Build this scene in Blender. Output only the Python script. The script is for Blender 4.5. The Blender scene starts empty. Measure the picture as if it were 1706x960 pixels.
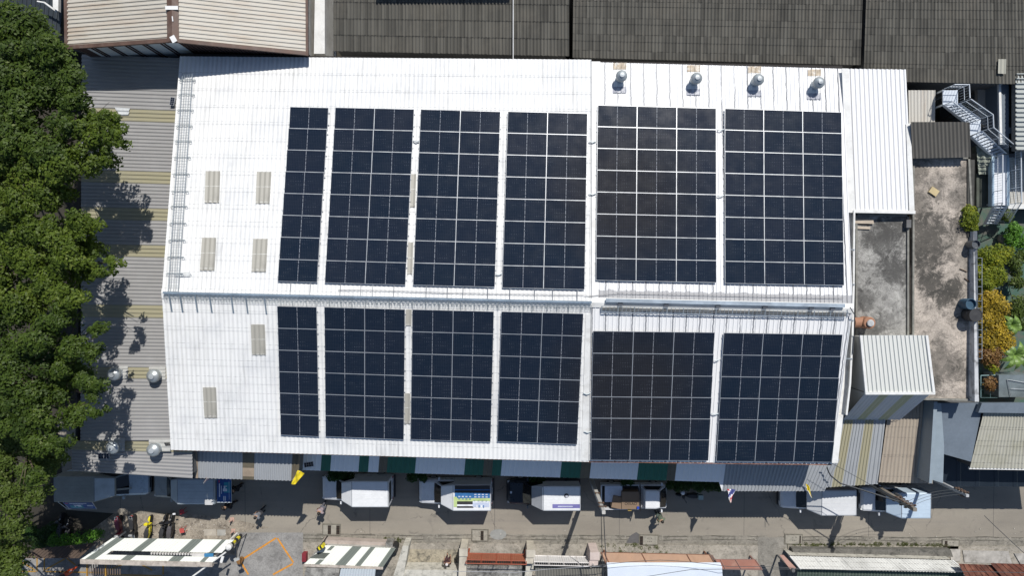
import bpy, bmesh, math, random
import numpy as np
from mathutils import Vector, Matrix, Euler
random.seed(7); rng = np.random.default_rng(7)
PI = math.pi
SC = bpy.context.scene
COL = SC.collection
# ---------------------------------------------------------------- camera
H = 50.0; F = 1137.0; TILT = math.atan(23/1137)
cd = bpy.data.cameras.new('camera'); cam = bpy.data.objects.new('camera', cd); COL.objects.link(cam)
cam.location = (0, 0, H); cam.rotation_euler = (-TILT, 0, 0)
cd.sensor_width = 36; cd.lens = 36*F/1706; cd.clip_end = 3000; cd.clip_start = .5
SC.camera = cam
CT, ST = math.cos(TILT), math.sin(TILT)
def ray(px, py):
    x = (px-853)/F; y = -(py-480)/F
    return Vector((x, y*CT - ST, -y*ST - CT))
def P(px, py, z=0.0):
    """site survey: metres east / north of the point under the drone for a spot of known height"""
    d = ray(px, py); s = (H-z)/(-d.z)
    return Vector((d.x*s, d.y*s, z))
def onplane(px, py, p0, n):
    d = ray(px, py); o = Vector((0, 0, H)); t = (p0-o).dot(n)/d.dot(n)
    return o + d*t
# ---------------------------------------------------------------- world / light
w = bpy.data.worlds.new('World'); SC.world = w; w.use_nodes = True
nt = w.node_tree; bg = nt.nodes['Background']
sky = nt.nodes.new('ShaderNodeTexSky'); sky.sky_type = 'NISHITA'; sky.sun_disc = False
SUNV = Vector((.268, .787, 1)).normalized()
ELEV = math.asin(SUNV.z); AZ = math.atan2(SUNV.x, SUNV.y)
sky.sun_elevation = ELEV; sky.sun_rotation = AZ; sky.altitude = 50; sky.dust_density = .6; sky.air_density = 1.0; sky.ozone_density = 1.0
nt.links.new(sky.outputs[0], bg.inputs[0]); bg.inputs[1].default_value = 0.085
sl = bpy.data.lights.new('sun', 'SUN'); sl.energy = 4.35; sl.angle = math.radians(.5); sl.color = (1, .965, .91)
so = bpy.data.objects.new('sun', sl); COL.objects.link(so)
so.rotation_euler = SUNV.to_track_quat('Z', 'Y').to_euler(); so.location = (0, 20, 60)
vs = SC.view_settings; vs.view_transform = 'Standard'; vs.look = 'None'; vs.gamma = 1; vs.use_curve_mapping = False
vs.exposure = 0.13
# ---------------------------------------------------------------- materials
class N:
    def __init__(s, name):
        s.m = bpy.data.materials.new(name); s.m.use_nodes = True; s.t = s.m.node_tree
        s.b = s.t.nodes['Principled BSDF']; s._pos = None; s._uv = None
    def new(s, k, **kw):
        n = s.t.nodes.new(k)
        for a, v in kw.items(): setattr(n, a, v)
        return n
    def lk(s, a, sock):
        if hasattr(a, 'links'): s.t.links.new(a, sock)
        else:
            if isinstance(a, (tuple, list)) and len(a) == 3 and len(sock.default_value) == 4: a = (*a, 1)
            sock.default_value = a
    def pos(s):
        if not s._pos: s._pos = s.new('ShaderNodeNewGeometry').outputs['Position']
        return s._pos
    def obj(s): return s.new('ShaderNodeTexCoord').outputs['Object']
    def uv(s):
        if not s._uv: s._uv = s.new('ShaderNodeTexCoord').outputs['UV']
        return s._uv
    def sep(s, v):
        n = s.new('ShaderNodeSeparateXYZ'); s.lk(v, n.inputs[0]); return n.outputs
    def comb(s, x, y, z=0.0):
        n = s.new('ShaderNodeCombineXYZ'); s.lk(x, n.inputs[0]); s.lk(y, n.inputs[1]); s.lk(z, n.inputs[2]); return n.outputs[0]
    def noise(s, vec, scale, det=4, rough=.6, dist=0, col=False):
        n = s.new('ShaderNodeTexNoise'); s.lk(vec, n.inputs['Vector']); n.inputs['Scale'].default_value = scale
        n.inputs['Detail'].default_value = det; n.inputs['Roughness'].default_value = rough; n.inputs['Distortion'].default_value = dist
        return n.outputs['Color' if col else 'Fac']
    def vor(s, vec, scale, feat='F1', out='Distance'):
        n = s.new('ShaderNodeTexVoronoi', feature=feat); s.lk(vec, n.inputs['Vector']); n.inputs['Scale'].default_value = scale
        return n.outputs[out]
    def scl(s, vec, x, y, z=1):
        n = s.new('ShaderNodeVectorMath', operation='MULTIPLY'); s.lk(vec, n.inputs[0]); n.inputs[1].default_value = (x, y, z); return n.outputs[0]
    def m_(s, op, a, b=0.0, c=None):
        n = s.new('ShaderNodeMath', operation=op); s.lk(a, n.inputs[0]); s.lk(b, n.inputs[1])
        if c is not None: s.lk(c, n.inputs[2])
        return n.outputs[0]
    def rng(s, v, lo, hi, a=0.0, b=1.0):
        n = s.new('ShaderNodeMapRange'); s.lk(v, n.inputs[0])
        for i, q in enumerate((lo, hi, a, b)): n.inputs[i+1].default_value = q
        return n.outputs[0]
    def mix(s, f, a, b, mode='MIX'):
        n = s.new('ShaderNodeMix', data_type='RGBA', blend_type=mode); s.lk(f, n.inputs[0]); s.lk(a, n.inputs[6]); s.lk(b, n.inputs[7]); return n.outputs[2]
    def bump(s, h, strength=.3, dist=.02):
        n = s.new('ShaderNodeBump'); s.lk(h, n.inputs['Height']); n.inputs['Strength'].default_value = strength; n.inputs['Distance'].default_value = dist
        s.t.links.new(n.outputs[0], s.b.inputs['Normal'])
    def fin(s, col, rough=.7, metal=0.0, spec=None):
        s.lk(col, s.b.inputs['Base Color']); s.lk(rough, s.b.inputs['Roughness']); s.lk(metal, s.b.inputs['Metallic'])
        if spec is not None: s.b.inputs['Specular IOR Level'].default_value = spec
        return s.m
_MC = {}
def mat(name, col, rough=.7, metal=0.0, var=.18, scale=1.5, dirt=None, dirt_amt=.35, grain=True, bump=0.0, spec=None):
    """generic worn surface: slow tone variation, fine grain, patchy dirt"""
    if name in _MC: return _MC[name]
    n = N(name); p = n.pos()
    a = n.noise(p, scale, 5); g = n.noise(p, scale*14, 3)
    lo = tuple(c*(1-var) for c in col); hi = tuple(min(1, c*(1+var)) for c in col)
    c = n.mix(n.rng(a, .3, .7), lo, hi)
    if grain: c = n.mix(n.rng(g, .35, .7, 0, .25), c, tuple(x*.6 for x in col))
    if dirt is not None:
        d = n.noise(p, scale*.7+.35, 7, .65, .4)
        c = n.mix(n.rng(d, .5, .68, 0, dirt_amt), c, dirt)
    if bump: n.bump(g, bump, .02)
    _MC[name] = n.fin(c, n.rng(a, .3, .7, max(.05, rough-.08), min(1, rough+.08)), metal, spec); return _MC[name]
def corrmat(name, col, rough=.6, metal=0.0, streak=(.3,.3,.3), samt=.4, lap=1.0, lapamt=.5, blotch=None, bamt=.0, lapcol=(.12,.11,.1), sheetvar=0.0, sheetw=1.0, seams=None, seamcol=(.14,.14,.14), peel=None, rust=None, ramt=0.0):
    """sheet roofing; UV is in metres: x across the ribs, y down the slope"""
    n = N(name); uv = n.uv(); o = n.sep(uv); p = n.pos()
    s1 = n.noise(n.scl(uv, 5.0, .35), 1.0, 6, .7); s2 = n.noise(n.scl(uv, 1.0, .5), .5, 5)
    f = n.m_('MULTIPLY', n.rng(s1, .48, .78), n.rng(s2, .4, .62))
    c = col
    if sheetvar:
        cell = n.vor(n.comb(n.m_('FLOOR', n.m_('DIVIDE', o[0], sheetw)), n.m_('FLOOR', n.m_('DIVIDE', o[1], lap)), 0.0), 1.0, out='Color')
        cc = n.sep(cell)[0]
        c = n.mix(n.rng(cc, 0, 1, 0, 1), tuple(x*(1-sheetvar) for x in col), tuple(min(.95, x*(1+sheetvar)) for x in col))
    b = n.noise(uv, .35, 6, .65)
    if blotch: c = n.mix(n.rng(b, .48, .68, 0, bamt), c, blotch)
    if rust:
        r = n.noise(n.scl(uv, 2.0, .25), .8, 6, .7)
        c = n.mix(n.rng(r, .5, .66, 0, ramt), c, rust)
    c = n.mix(n.m_('MULTIPLY', f, samt), c, streak)
    fr = n.m_('FRACT', n.m_('DIVIDE', o[1], lap))
    band = n.m_('GREATER_THAN', fr, 1-.035/lap)
    ln = n.rng(n.noise(n.scl(uv, 6.0, .8), 1.0, 4), .38, .6)
    c = n.mix(n.m_('MULTIPLY', n.m_('MULTIPLY', band, ln), lapamt), c, lapcol)
    g = n.noise(p, 40, 2)
    c = n.mix(n.rng(g, .4, .7, 0, .1), c, tuple(x*.7 for x in col))
    if seams:
        wob = n.m_('MULTIPLY', n.m_('SUBTRACT', n.noise(n.scl(uv, .6, 2.2), 1.0, 4), .5), .16)
        q = n.m_('FRACT', n.m_('DIVIDE', n.m_('ADD', o[0], wob), seams))
        msk = n.m_('MULTIPLY', n.m_('LESS_THAN', q, .085/seams), n.rng(n.noise(n.scl(uv, 1.2, .25), 1.0, 3), .3, .42))
        c = n.mix(n.m_('MULTIPLY', msk, .9), c, seamcol)
        d = n.noise(n.scl(uv, 3.0, 1.2), 1.1, 6, .7)
        c = n.mix(n.rng(d, .69, .72, 0, .75), c, (.36, .36, .37))
    if peel:   # bare strip of the sheet beside the ridge
        e = n.m_('ADD', o[1], n.m_('MULTIPLY', n.m_('SUBTRACT', n.noise(n.scl(uv, 2.2, 1.0), 1.0, 5, .75), .5), .5))
        c = n.mix(n.m_('MULTIPLY', n.m_('GREATER_THAN', e, peel), .8), c, (.3, .3, .31))
    return n.fin(c, n.rng(s1, .3, .8, rough-.05, rough+.1), metal)
# ---------------------------------------------------------------- mesh builder
WM = {}
class MB:
    def __init__(s): s.v = []; s.f = []; s.mi = []; s.uv = {}
    def add(s, vs, fs, mi=0, uvs=None):
        o = len(s.v); s.v.extend([tuple(x) for x in vs])
        for k, f in enumerate(fs):
            if uvs is not None: s.uv[len(s.f)] = [uvs[i] for i in f]
            s.f.append(tuple(i+o for i in f)); s.mi.append(mi)
        return s
    def box(s, c, size, rz=0, mi=0, M=None, tilt=None):
        x, y, z = [q/2 for q in size]
        pts = [Vector(p) for p in ((-x,-y,-z),(x,-y,-z),(x,y,-z),(-x,y,-z),(-x,-y,z),(x,-y,z),(x,y,z),(-x,y,z))]
        R = M if M else Matrix.Rotation(rz, 3, 'Z')
        if tilt: R = R @ Euler(tilt).to_matrix()
        s.add([R@p + Vector(c) for p in pts], [(0,3,2,1),(4,5,6,7),(0,1,5,4),(1,2,6,5),(2,3,7,6),(3,0,4,7)], mi); return s
    def quad(s, a, b, c, d, mi=0): s.add([a,b,c,d], [(0,1,2,3)], mi, [(0,0),(1,0),(1,1),(0,1)]); return s
    def prism(s, top, thick, mi=0):
        """slab: top polygon (3-D points, ccw from above), thickness straight down"""
        n = len(top); bot = [Vector(p)-Vector((0,0,thick)) for p in top]
        s.add(list(top)+bot, [tuple(range(n)), tuple(range(2*n-1, n-1, -1))] + [(i, i+n, (i+1)%n+n, (i+1)%n) for i in range(n)], mi); return s
    def tube(s, pts, r, seg=6, mi=0, cap=True, r1=None):
        pts = [Vector(p) for p in pts]; n = len(pts); vs = []; fs = []
        for i, p in enumerate(pts):
            d = (pts[min(i+1, n-1)]-pts[max(i-1, 0)]).normalized()
            a = d.orthogonal().normalized() if abs(d.z) > .9 else d.cross(Vector((0,0,1))).normalized(); b = d.cross(a).normalized()
            rr = r if r1 is None else r+(r1-r)*i/(n-1)
            for k in range(seg):
                t = 2*PI*k/seg; vs.append(p+a*math.cos(t)*rr+b*math.sin(t)*rr)
        for i in range(n-1):
            for k in range(seg): fs.append((i*seg+k, i*seg+(k+1)%seg, (i+1)*seg+(k+1)%seg, (i+1)*seg+k))
        if cap: fs += [tuple(range(seg-1, -1, -1)), tuple(range((n-1)*seg, n*seg))]
        s.add(vs, fs, mi); return s
    def lathe(s, c, prof, seg=20, mi=0, M=None):
        vs = []; fs = []; n = len(prof)
        for r, z in prof:
            for k in range(seg):
                t = 2*PI*k/seg; q = Vector((r*math.cos(t), r*math.sin(t), z))
                if M: q = M@q
                vs.append(q+Vector(c))
        for i in range(n-1):
            for k in range(seg): fs.append((i*seg+k, i*seg+(k+1)%seg, (i+1)*seg+(k+1)%seg, (i+1)*seg+k))
        fs += [tuple(range(seg-1, -1, -1)), tuple(range((n-1)*seg, n*seg))]
        s.add(vs, fs, mi); return s
    def loft(s, secs, mi=0):
        n = len(secs[0]); vs = [p for q in secs for p in q]; fs = []
        for i in range(len(secs)-1):
            for k in range(n): fs.append((i*n+k, i*n+(k+1)%n, (i+1)*n+(k+1)%n, (i+1)*n+k))
        fs += [tuple(range(n-1, -1, -1)), tuple(range((len(secs)-1)*n, len(secs)*n))]
        s.add(vs, fs, mi); return s
    def corr(s, A, B, C, D, pitch=.25, amp=.03, prof='sine', courses=1, lift=.012, mi=0, thick=0.0, over=.0):
        """corrugated sheets over A-B (upper edge) .. D-C (lower edge); ribs run A->D"""
        A, B, C, D = map(Vector, (A, B, C, D))
        wid = ((B-A).length+(C-D).length)/2; ln = ((D-A).length+(C-B).length)/2
        nper = max(1, round(wid/pitch))
        if prof == 'sine': sam = [(k/6, math.cos(2*PI*k/6)) for k in range(6)]
        elif prof == 'rib': sam = [(0,-1),(.72,-1),(.78,1),(.94,1),(.999,-1)]
        else: sam = [(0,-1),(.35,-1),(.5,1),(.85,1)]
        us = [(i+a)/nper for i in range(nper) for a, _ in sam]+[1.0]; hs = [h for i in range(nper) for _, h in sam]+[sam[0][1]]
        nrm = (B-A).cross(D-A).normalized()
        if nrm.z < 0: nrm = -nrm
        m = len(us)
        for c in range(courses):
            v0 = c/courses; v1 = min(1.0+over, (c+1)/courses+.004); vs = []; uvs = []
            for v, off in ((v0, 0.0), (v1, lift)):
                l = A.lerp(D, v) if v <= 1 else A+(D-A)*v; r = B.lerp(C, v) if v <= 1 else B+(C-B)*v
                for u, h in zip(us, hs):
                    vs.append(l.lerp(r, u)+nrm*(h*amp+off)); uvs.append((u*wid, v*ln))
            s.add(vs, [(i, m+i, m+i+1, i+1) for i in range(m-1)], mi, uvs)
        return s
    def build(s, name, mats, parent=None, origin=None, smooth=False, kind=None, local=False):
        if not isinstance(mats, (list, tuple)): mats = [mats]
        v = np.array(s.v, dtype=float)
        if parent is not None:
            if not local:
                I = np.array(WM[parent].inverted()); v = v@I[:3,:3].T+I[:3,3]
        else:
            if origin is None:
                lo = v.min(0); hi = v.max(0); origin = ((lo[0]+hi[0])/2, (lo[1]+hi[1])/2, lo[2])
            v = v-np.array(origin)
        me = bpy.data.meshes.new(name); me.from_pydata(v.tolist(), [], s.f)
        for m in mats: me.materials.append(m)
        if any(s.mi): me.polygons.foreach_set('material_index', s.mi)
        if s.uv:
            ul = me.uv_layers.new(name='UVMap').data
            flat = [0.0]*(2*len(ul)); li = 0
            for k, f in enumerate(s.f):
                u = s.uv.get(k)
                for j in range(len(f)):
                    if u: flat[2*li] = u[j][0]; flat[2*li+1] = u[j][1]
                    li += 1
            ul.foreach_set('uv', flat)
        if smooth: me.polygons.foreach_set('use_smooth', [True]*len(me.polygons))
        me.update()
        o = bpy.data.objects.new(name, me); COL.objects.link(o)
        if parent is not None: o.parent = parent; WM[o] = WM[parent]
        else: o.location = origin; WM[o] = Matrix.Translation(origin)
        if kind: o['kind'] = kind
        return o
def thing(name, label, cat, loc, rz=0.0, group=None, scale=1.0):
    o = bpy.data.objects.new(name, None); COL.objects.link(o); o.empty_display_size = .3
    o.location = loc; o.rotation_euler = (0,0,rz); o.scale = (scale,)*3
    WM[o] = Matrix.Translation(loc)@Matrix.Rotation(rz, 4, 'Z')@Matrix.Diagonal((scale,scale,scale,1))
    o['label'] = label; o['category'] = cat
    if group: o['group'] = group
    return o
def tag(o, label, cat, group=None):
    o['label'] = label; o['category'] = cat
    if group: o['group'] = group
    return o
def copy_tree(o, parent=None):
    c = o.copy(); COL.objects.link(c)
    if parent is not None: c.parent = parent
    for ch in list(o.children): copy_tree(ch, c)
    return c
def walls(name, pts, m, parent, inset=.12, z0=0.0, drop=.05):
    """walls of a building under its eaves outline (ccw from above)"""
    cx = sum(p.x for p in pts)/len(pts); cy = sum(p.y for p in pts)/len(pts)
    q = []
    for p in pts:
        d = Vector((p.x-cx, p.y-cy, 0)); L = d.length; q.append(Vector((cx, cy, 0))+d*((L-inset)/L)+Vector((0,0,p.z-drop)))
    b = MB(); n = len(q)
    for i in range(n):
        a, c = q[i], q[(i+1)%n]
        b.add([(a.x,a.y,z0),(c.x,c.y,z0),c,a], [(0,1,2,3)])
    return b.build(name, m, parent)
# ================================================================ materials used by the buildings
WALL = mat('plaster_wall', (.42,.41,.38), .85, dirt=(.2,.18,.15), dirt_amt=.5)
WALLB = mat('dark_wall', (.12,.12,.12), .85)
WHITE = mat('white_paint', (.72,.72,.70), .5, var=.06, dirt=(.4,.38,.34), dirt_amt=.4)
GALV = mat('galvanised_steel', (.46,.50,.53), .42, .55, var=.15, scale=3)
ALU = mat('aluminium', (.62,.64,.66), .38, .6, var=.05)
DARK = mat('dark_rubber', (.02,.02,.02), .7, var=.2)
W_LEFT = corrmat('white_fibre_cement', (.74,.74,.725), .6, streak=(.38,.38,.37), samt=1.0, lap=1.05, lapamt=.6, lapcol=(.28,.29,.29), blotch=(.58,.59,.60), bamt=.7)
W_RIGHT = corrmat('white_ribbed_metal', (.75,.75,.75), .45, streak=(.5,.5,.52), samt=.4, lap=99, seams=.81, seamcol=(.17,.18,.2), blotch=(.68,.7,.72), bamt=.35)
W_SHED = corrmat('white_shed_metal', (.76,.76,.76), .45, streak=(.55,.55,.55), samt=.35, lap=99, blotch=(.68,.69,.7), bamt=.3)
GREYR = corrmat('grey_metal_sheet', (.31,.305,.30), .6, .0, streak=(.17,.165,.16), samt=.6, lap=99, lapamt=.35, blotch=(.37,.365,.36), bamt=.6)
GREYR2 = corrmat('pale_grey_sheet', (.33,.345,.36), .55, .0, streak=(.2,.2,.2), samt=.5, lap=99, blotch=(.26,.27,.28), bamt=.5)
YEL = corrmat('yellowed_translucent_sheet', (.33,.305,.205), .5, streak=(.22,.2,.14), samt=.7, lap=99, blotch=(.31,.295,.22), bamt=.6)
BEIGE = corrmat('skylight_fibreglass', (.37,.355,.31), .5, streak=(.10,.095,.085), samt=1.0, lap=.95, lapamt=.9, lapcol=(.7,.7,.66), blotch=(.17,.165,.15), bamt=.9)
DKROOF = corrmat('weathered_fibre_cement', (.098,.093,.079), .9, streak=(.02,.02,.02), samt=.75, lap=1.0, lapamt=.95, lapcol=(.012,.012,.01), blotch=(.14,.128,.105), bamt=.75, sheetvar=.3, sheetw=.215)
CREAM = corrmat('cream_rusty_sheet', (.50,.47,.41), .6, streak=(.26,.19,.13), samt=.6, lap=99, blotch=(.44,.39,.31), bamt=.6, rust=(.38,.25,.15), ramt=.35)
BROWN = mat('brown_flashing', (.11,.065,.048), .6, var=.25, dirt=(.3,.27,.24), dirt_amt=.2)
BLUEGREY = mat('blue_grey_metal', (.135,.165,.20), .5, var=.1, scale=.4, dirt=(.08,.1,.12), dirt_amt=.25)  # blue-grey base colour for the smooth roof, parapet and block wall
GREEN = mat('dark_green_sheet', (.02,.13,.085), .45, var=.1)
AWNW = corrmat('pale_awning_sheet', (.80,.81,.82), .5, streak=(.5,.5,.5), samt=.4, lap=99, blotch=(.66,.67,.68), bamt=.4)
AWNB = mat('brown_translucent', (.13,.11,.075), .5)
TAN = corrmat('tan_corrugated', (.36,.31,.25), .8, streak=(.15,.12,.1), samt=.7, lap=1.35, lapamt=.7, blotch=(.29,.24,.19), bamt=.6)
PALEG = corrmat('pale_mossy_corrugated', (.40,.39,.33), .8, streak=(.2,.19,.14), samt=.7, lap=1.15, lapamt=.9, blotch=(.29,.28,.2), bamt=.8)
def concrete(name, c1, c2, c3, sc=.9, p1=.5, spots=()):
    n = N(name); p = n.pos()
    a = n.noise(p, sc*.45, 8, .72, .6); b = n.noise(p, sc*1.6, 8, .7, 1.2); g = n.noise(p, sc*16, 4, .7)
    c = n.mix(n.rng(a, .36, .62), c1, c2)
    c = n.mix(n.m_('MULTIPLY', n.rng(b, p1, p1+.14), n.rng(a, .62, .42)), c, c3)
    c = n.mix(n.rng(g, .42, .72, 0, .55), c, tuple(x*.45 for x in c1))
    m2 = n.noise(p, sc*3.1, 6, .75, .8); c = n.mix(n.rng(m2, .52, .64, 0, .55), c, c3)
    m3 = n.noise(p, sc*.9+.2, 7, .7, 1.5); c = n.mix(n.rng(m3, .54, .66, 0, .5), c, tuple(min(.8,x*1.15) for x in c2))
    for (sp, rad, colr, amt) in spots:
        q = n.new('ShaderNodeVectorMath', operation='DISTANCE'); n.lk(p, q.inputs[0]); q.inputs[1].default_value = tuple(sp)
        dd = n.m_('ADD', n.m_('DIVIDE', q.outputs['Value'], rad), n.m_('MULTIPLY', n.m_('SUBTRACT', n.noise(p, 1.6, 8, .8, .8), .5), 3.2))
        c = n.mix(n.m_('MULTIPLY', n.rng(dd, .6, 1.1, amt, 0), n.rng(n.noise(p, 5.5, 6, .8), .32, .43)), c, colr)
    n.bump(g, .35, .02)
    return n.fin(c, .88)
CONC1 = concrete('weathered_grey_slab', (.15,.145,.135), (.42,.41,.38), (.045,.043,.04), .8, .49, spots=[(P(x,y,6.8), r_, (.05,.048,.045), a_) for x,y,r_,a_ in ((1470,400,1.3,.8),(1490,450,1.1,.8),(1440,500,.8,.6),(1455,545,.8,.6),(1490,380,1.0,.7))])
CONC2 = concrete('weathered_tan_slab', (.23,.205,.175), (.55,.48,.41), (.05,.045,.04), .7, .52, spots=[(P(x,y,6.6), r_, (.045,.042,.036), a_) for x,y,r_,a_ in ((1542,400,2.0,.85),(1550,470,1.0,.9),(1545,440,.9,.7),(1530,345,1.1,.6),(1600,330,.9,.5),(1588,480,.8,.9),(1562,320,.7,.6),(1575,495,.8,.9),(1570,610,1.6,.6),(1545,640,1.0,.6),(1530,290,.8,.6),(1605,290,.7,.6),(1600,380,.8,.7))])
# ================================================================ ground, road, pavement
def road_mat():
    n = N('worn_road'); p = n.pos(); o = n.sep(p)
    a = n.noise(n.scl(p, .35, 1.0), .35, 6, .62); b = n.noise(p, 1.4, 7, .7, .5); g = n.noise(p, 22, 4, .7)
    c = n.mix(n.rng(a, .3, .7), (.215,.192,.158), (.315,.283,.232))
    lane = n.noise(n.scl(p, .05, 1.9), 1.0, 4, .6)
    c = n.mix(n.rng(lane, .5, .68, 0, .45), c, (.21,.19,.168))
    c = n.mix(n.rng(b, .56, .7, 0, .4), c, (.18,.165,.145))
    c = n.mix(n.rng(g, .45, .72, 0, .5), c, (.12,.112,.1))
    cr = n.vor(n.comb(n.m_('ADD', o[0], n.m_('MULTIPLY', n.noise(p, .7, 5), 1.2)), n.m_('ADD', n.m_('MULTIPLY', o[1], .8), n.noise(p, .9, 5)), 0.0), .11, 'DISTANCE_TO_EDGE')
    c = n.mix(n.m_('MULTIPLY', n.m_('MULTIPLY', n.m_('LESS_THAN', cr, .0016), n.m_('GREATER_THAN', a, .5)), .55), c, (.06,.055,.05))
    jx = n.m_('LESS_THAN', n.m_('FRACT', n.m_('DIVIDE', n.m_('ADD', o[0], 1.3), 9.2)), .004)
    c = n.mix(n.m_('MULTIPLY', jx, .7), c, (.07,.065,.06))
    oil = n.noise(p, .9, 5, .6, 1.0); c = n.mix(n.rng(oil, .62, .72, 0, .55), c, (.09,.083,.075))
    n.bump(g, .3, .01)
    return n.fin(c, .85)
ROAD = road_mat()
PAVE = concrete('dirty_pavement', (.27,.245,.205), (.40,.365,.31), (.11,.105,.085), 1.3, .5)
GUT = concrete('gutter_concrete', (.20,.185,.155), (.30,.275,.23), (.08,.075,.06), 1.6, .5)
YARD = concrete('broken_yard_concrete', (.24,.205,.165), (.40,.35,.28), (.10,.085,.065), 2.2, .48)
EARTH = mat('dark_earth', (.042,.037,.028), .95, var=.35, scale=1.0, dirt=(.03,.03,.022), dirt_amt=.7)
def sheet(name, pts, z, m):
    b = MB(); b.add([P(x, y, 0).to_2d().to_3d()+Vector((0,0,z)) for x, y in pts], [tuple(range(len(pts)))])
    return b.build(name, m, kind='structure')
g = MB(); g.add([(-400,-400,0),(400,-400,0),(400,400,0),(-400,400,0)], [(0,1,2,3)]); g.build('ground', EARTH, kind='structure')
sheet('road', [(-2500,898),(4200,898),(4200,700),(-2500,700)], .004, ROAD)
sheet('gutter_strip', [(500,905),(1278,909),(1278,893),(500,889)], .009, GUT)
sheet('gutter_strip', [(1296,909),(3000,917),(3000,902),(1296,894)], .009, GUT)
JM = mat('joint_dirt', (.09,.083,.068), .9, var=.4, scale=3)
for y0, y1 in ((892,896.5),(898,902)):
    b = MB()
    for i in range(60):
        x0, x1 = 505+i*20, 505+(i+1)*20; f = lambda x: y0+(y1-y0)*(x-505)/1200+.8*math.sin(x*.03)+.5*math.sin(x*.11)
        if 1262 < x0 < 1300: continue
        w_ = .5+.35*math.sin(i*1.7); b.add([P(x0,f(x0)-w_,0)+Vector((0,0,.012)), P(x1,f(x1)-w_,0)+Vector((0,0,.012)), P(x1,f(x1)+w_,0)+Vector((0,0,.012)), P(x0,f(x0)+w_,0)+Vector((0,0,.012))], [(0,1,2,3)])
    b.build('gutter_joint', JM, kind='structure')
def slab(name, pts, z, m):
    b = MB(); b.prism([P(x, y, 0)+Vector((0,0,z)) for x, y in pts], z-.001); return b.build(name, m, kind='structure')
slab('pavement', [(505,1500),(1262,1500),(1262,909),(505,904)], .07, PAVE)
slab('pavement', [(1312,1500),(3000,1500),(3000,917),(1312,909)], .07, PAVE)
sheet('side_alley', [(1262,1500),(1312,1500),(1312,896),(1262,896)], .013, concrete('alley_concrete', (.20,.19,.165), (.29,.27,.235), (.13,.12,.1), .8, .5))
sheet('side_street', [(-200,1500),(505,1500),(505,888),(390,888),(390,925),(-200,925)], .012, concrete('grey_side_street', (.20,.195,.185), (.31,.30,.285), (.13,.125,.12), .7, .5))
sheet('yard_paving', [(120,926),(392,926),(392,888),(450,880),(400,868),(330,858),(190,856),(150,885)], .014, YARD)
sheet('road_shoulder', [(-2500,926),(120,926),(150,885),(190,856),(110,850),(95,700),(-2500,700)], .0165, EARTH)
# ================================================================ main warehouse
ZR, ZN, ZS = 8.7, 7.25, 7.1
RL, RR = P(270,488,ZR), P(1421,514,ZR)
nN = (RR-RL).cross(P(700,99,ZN)-RL).normalized(); nS = (RR-RL).cross(P(700,762,ZS)-RL).normalized()
if nN.z < 0: nN = -nN
if nS.z < 0: nS = -nS
def RN(px, py, off=0.0): return onplane(px, py, RL+nN*off, nN)
def RS(px, py, off=0.0): return onplane(px, py, RL+nS*off, nS)
nwc, nmid, nec = RN(300,93.5), RN(985,99), RN(1404,114)
nmid2 = RN(985,103)
swc, smid, sec = RS(285,749), RS(981,769), RS(1386,774)
rmid = RL.lerp(RR, (985-270)/(1421-270))
wh = thing('warehouse', 'large warehouse with two-slope white painted roof carrying the solar panels', 'warehouse', (0,0,0))
walls('wall', [swc, sec, RR, nec, nwc, RL], WALL, wh, .35, drop=.25)
b = MB(); b.corr(nwc, nmid, rmid, RL, .27, .015, 'sine', 14, .016); b.build('roof_sheet', W_LEFT, wh)
b = MB(); b.corr(RL, rmid, smid, swc, .27, .017, 'sine', 9, .016, over=.004); b.build('roof_sheet', W_LEFT, wh)
W_RIGHTN = corrmat('white_ribbed_metal_bare_ridge', (.75,.75,.75), .45, streak=(.5,.5,.52), samt=.4, lap=99, seams=.81, seamcol=(.17,.18,.2), blotch=(.68,.7,.72), bamt=.35, peel=(RR-nec).length-.75)
b = MB(); b.corr(nmid2, nec, RR, rmid+Vector((.02,0,0)), .27, .02, 'rib', 1, 0); b.build('roof_sheet', W_RIGHTN, wh)
b = MB(); b.corr(rmid+Vector((.02,0,0)), RR, sec, smid, .27, .02, 'rib', 1, 0); b.build('roof_sheet', W_RIGHT, wh)
# ridge capping: wavy edged on the left, flat on the right
def ridge_pt(t, s, up=.0):
    n_, e = (nN, nwc-RL) if s > 0 else (nS, swc-RL)
    return RL.lerp(RR, t)+e.normalized()*abs(s)+Vector((0,0,up))
TM = (985-270)/(1421-270)
b = MB(); b.corr(ridge_pt(0,.001,.07), ridge_pt(TM,.001,.07), ridge_pt(TM,.26,.035), ridge_pt(0,.26,.035), .27, .028)
b.corr(ridge_pt(0,-.001,.07), ridge_pt(TM,-.001,.07), ridge_pt(TM,-.34,.035), ridge_pt(0,-.34,.035), .27, .028); b.build('ridge_cap', W_LEFT, wh)
b = MB()
for s in (1,-1):
    b.add([ridge_pt(TM,.0,.09), ridge_pt(1,0,.09), ridge_pt(1,.3*s,.05), ridge_pt(TM,.3*s,.05)], [(0,1,2,3)])
b.build('ridge_cap', WHITE, wh)
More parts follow.
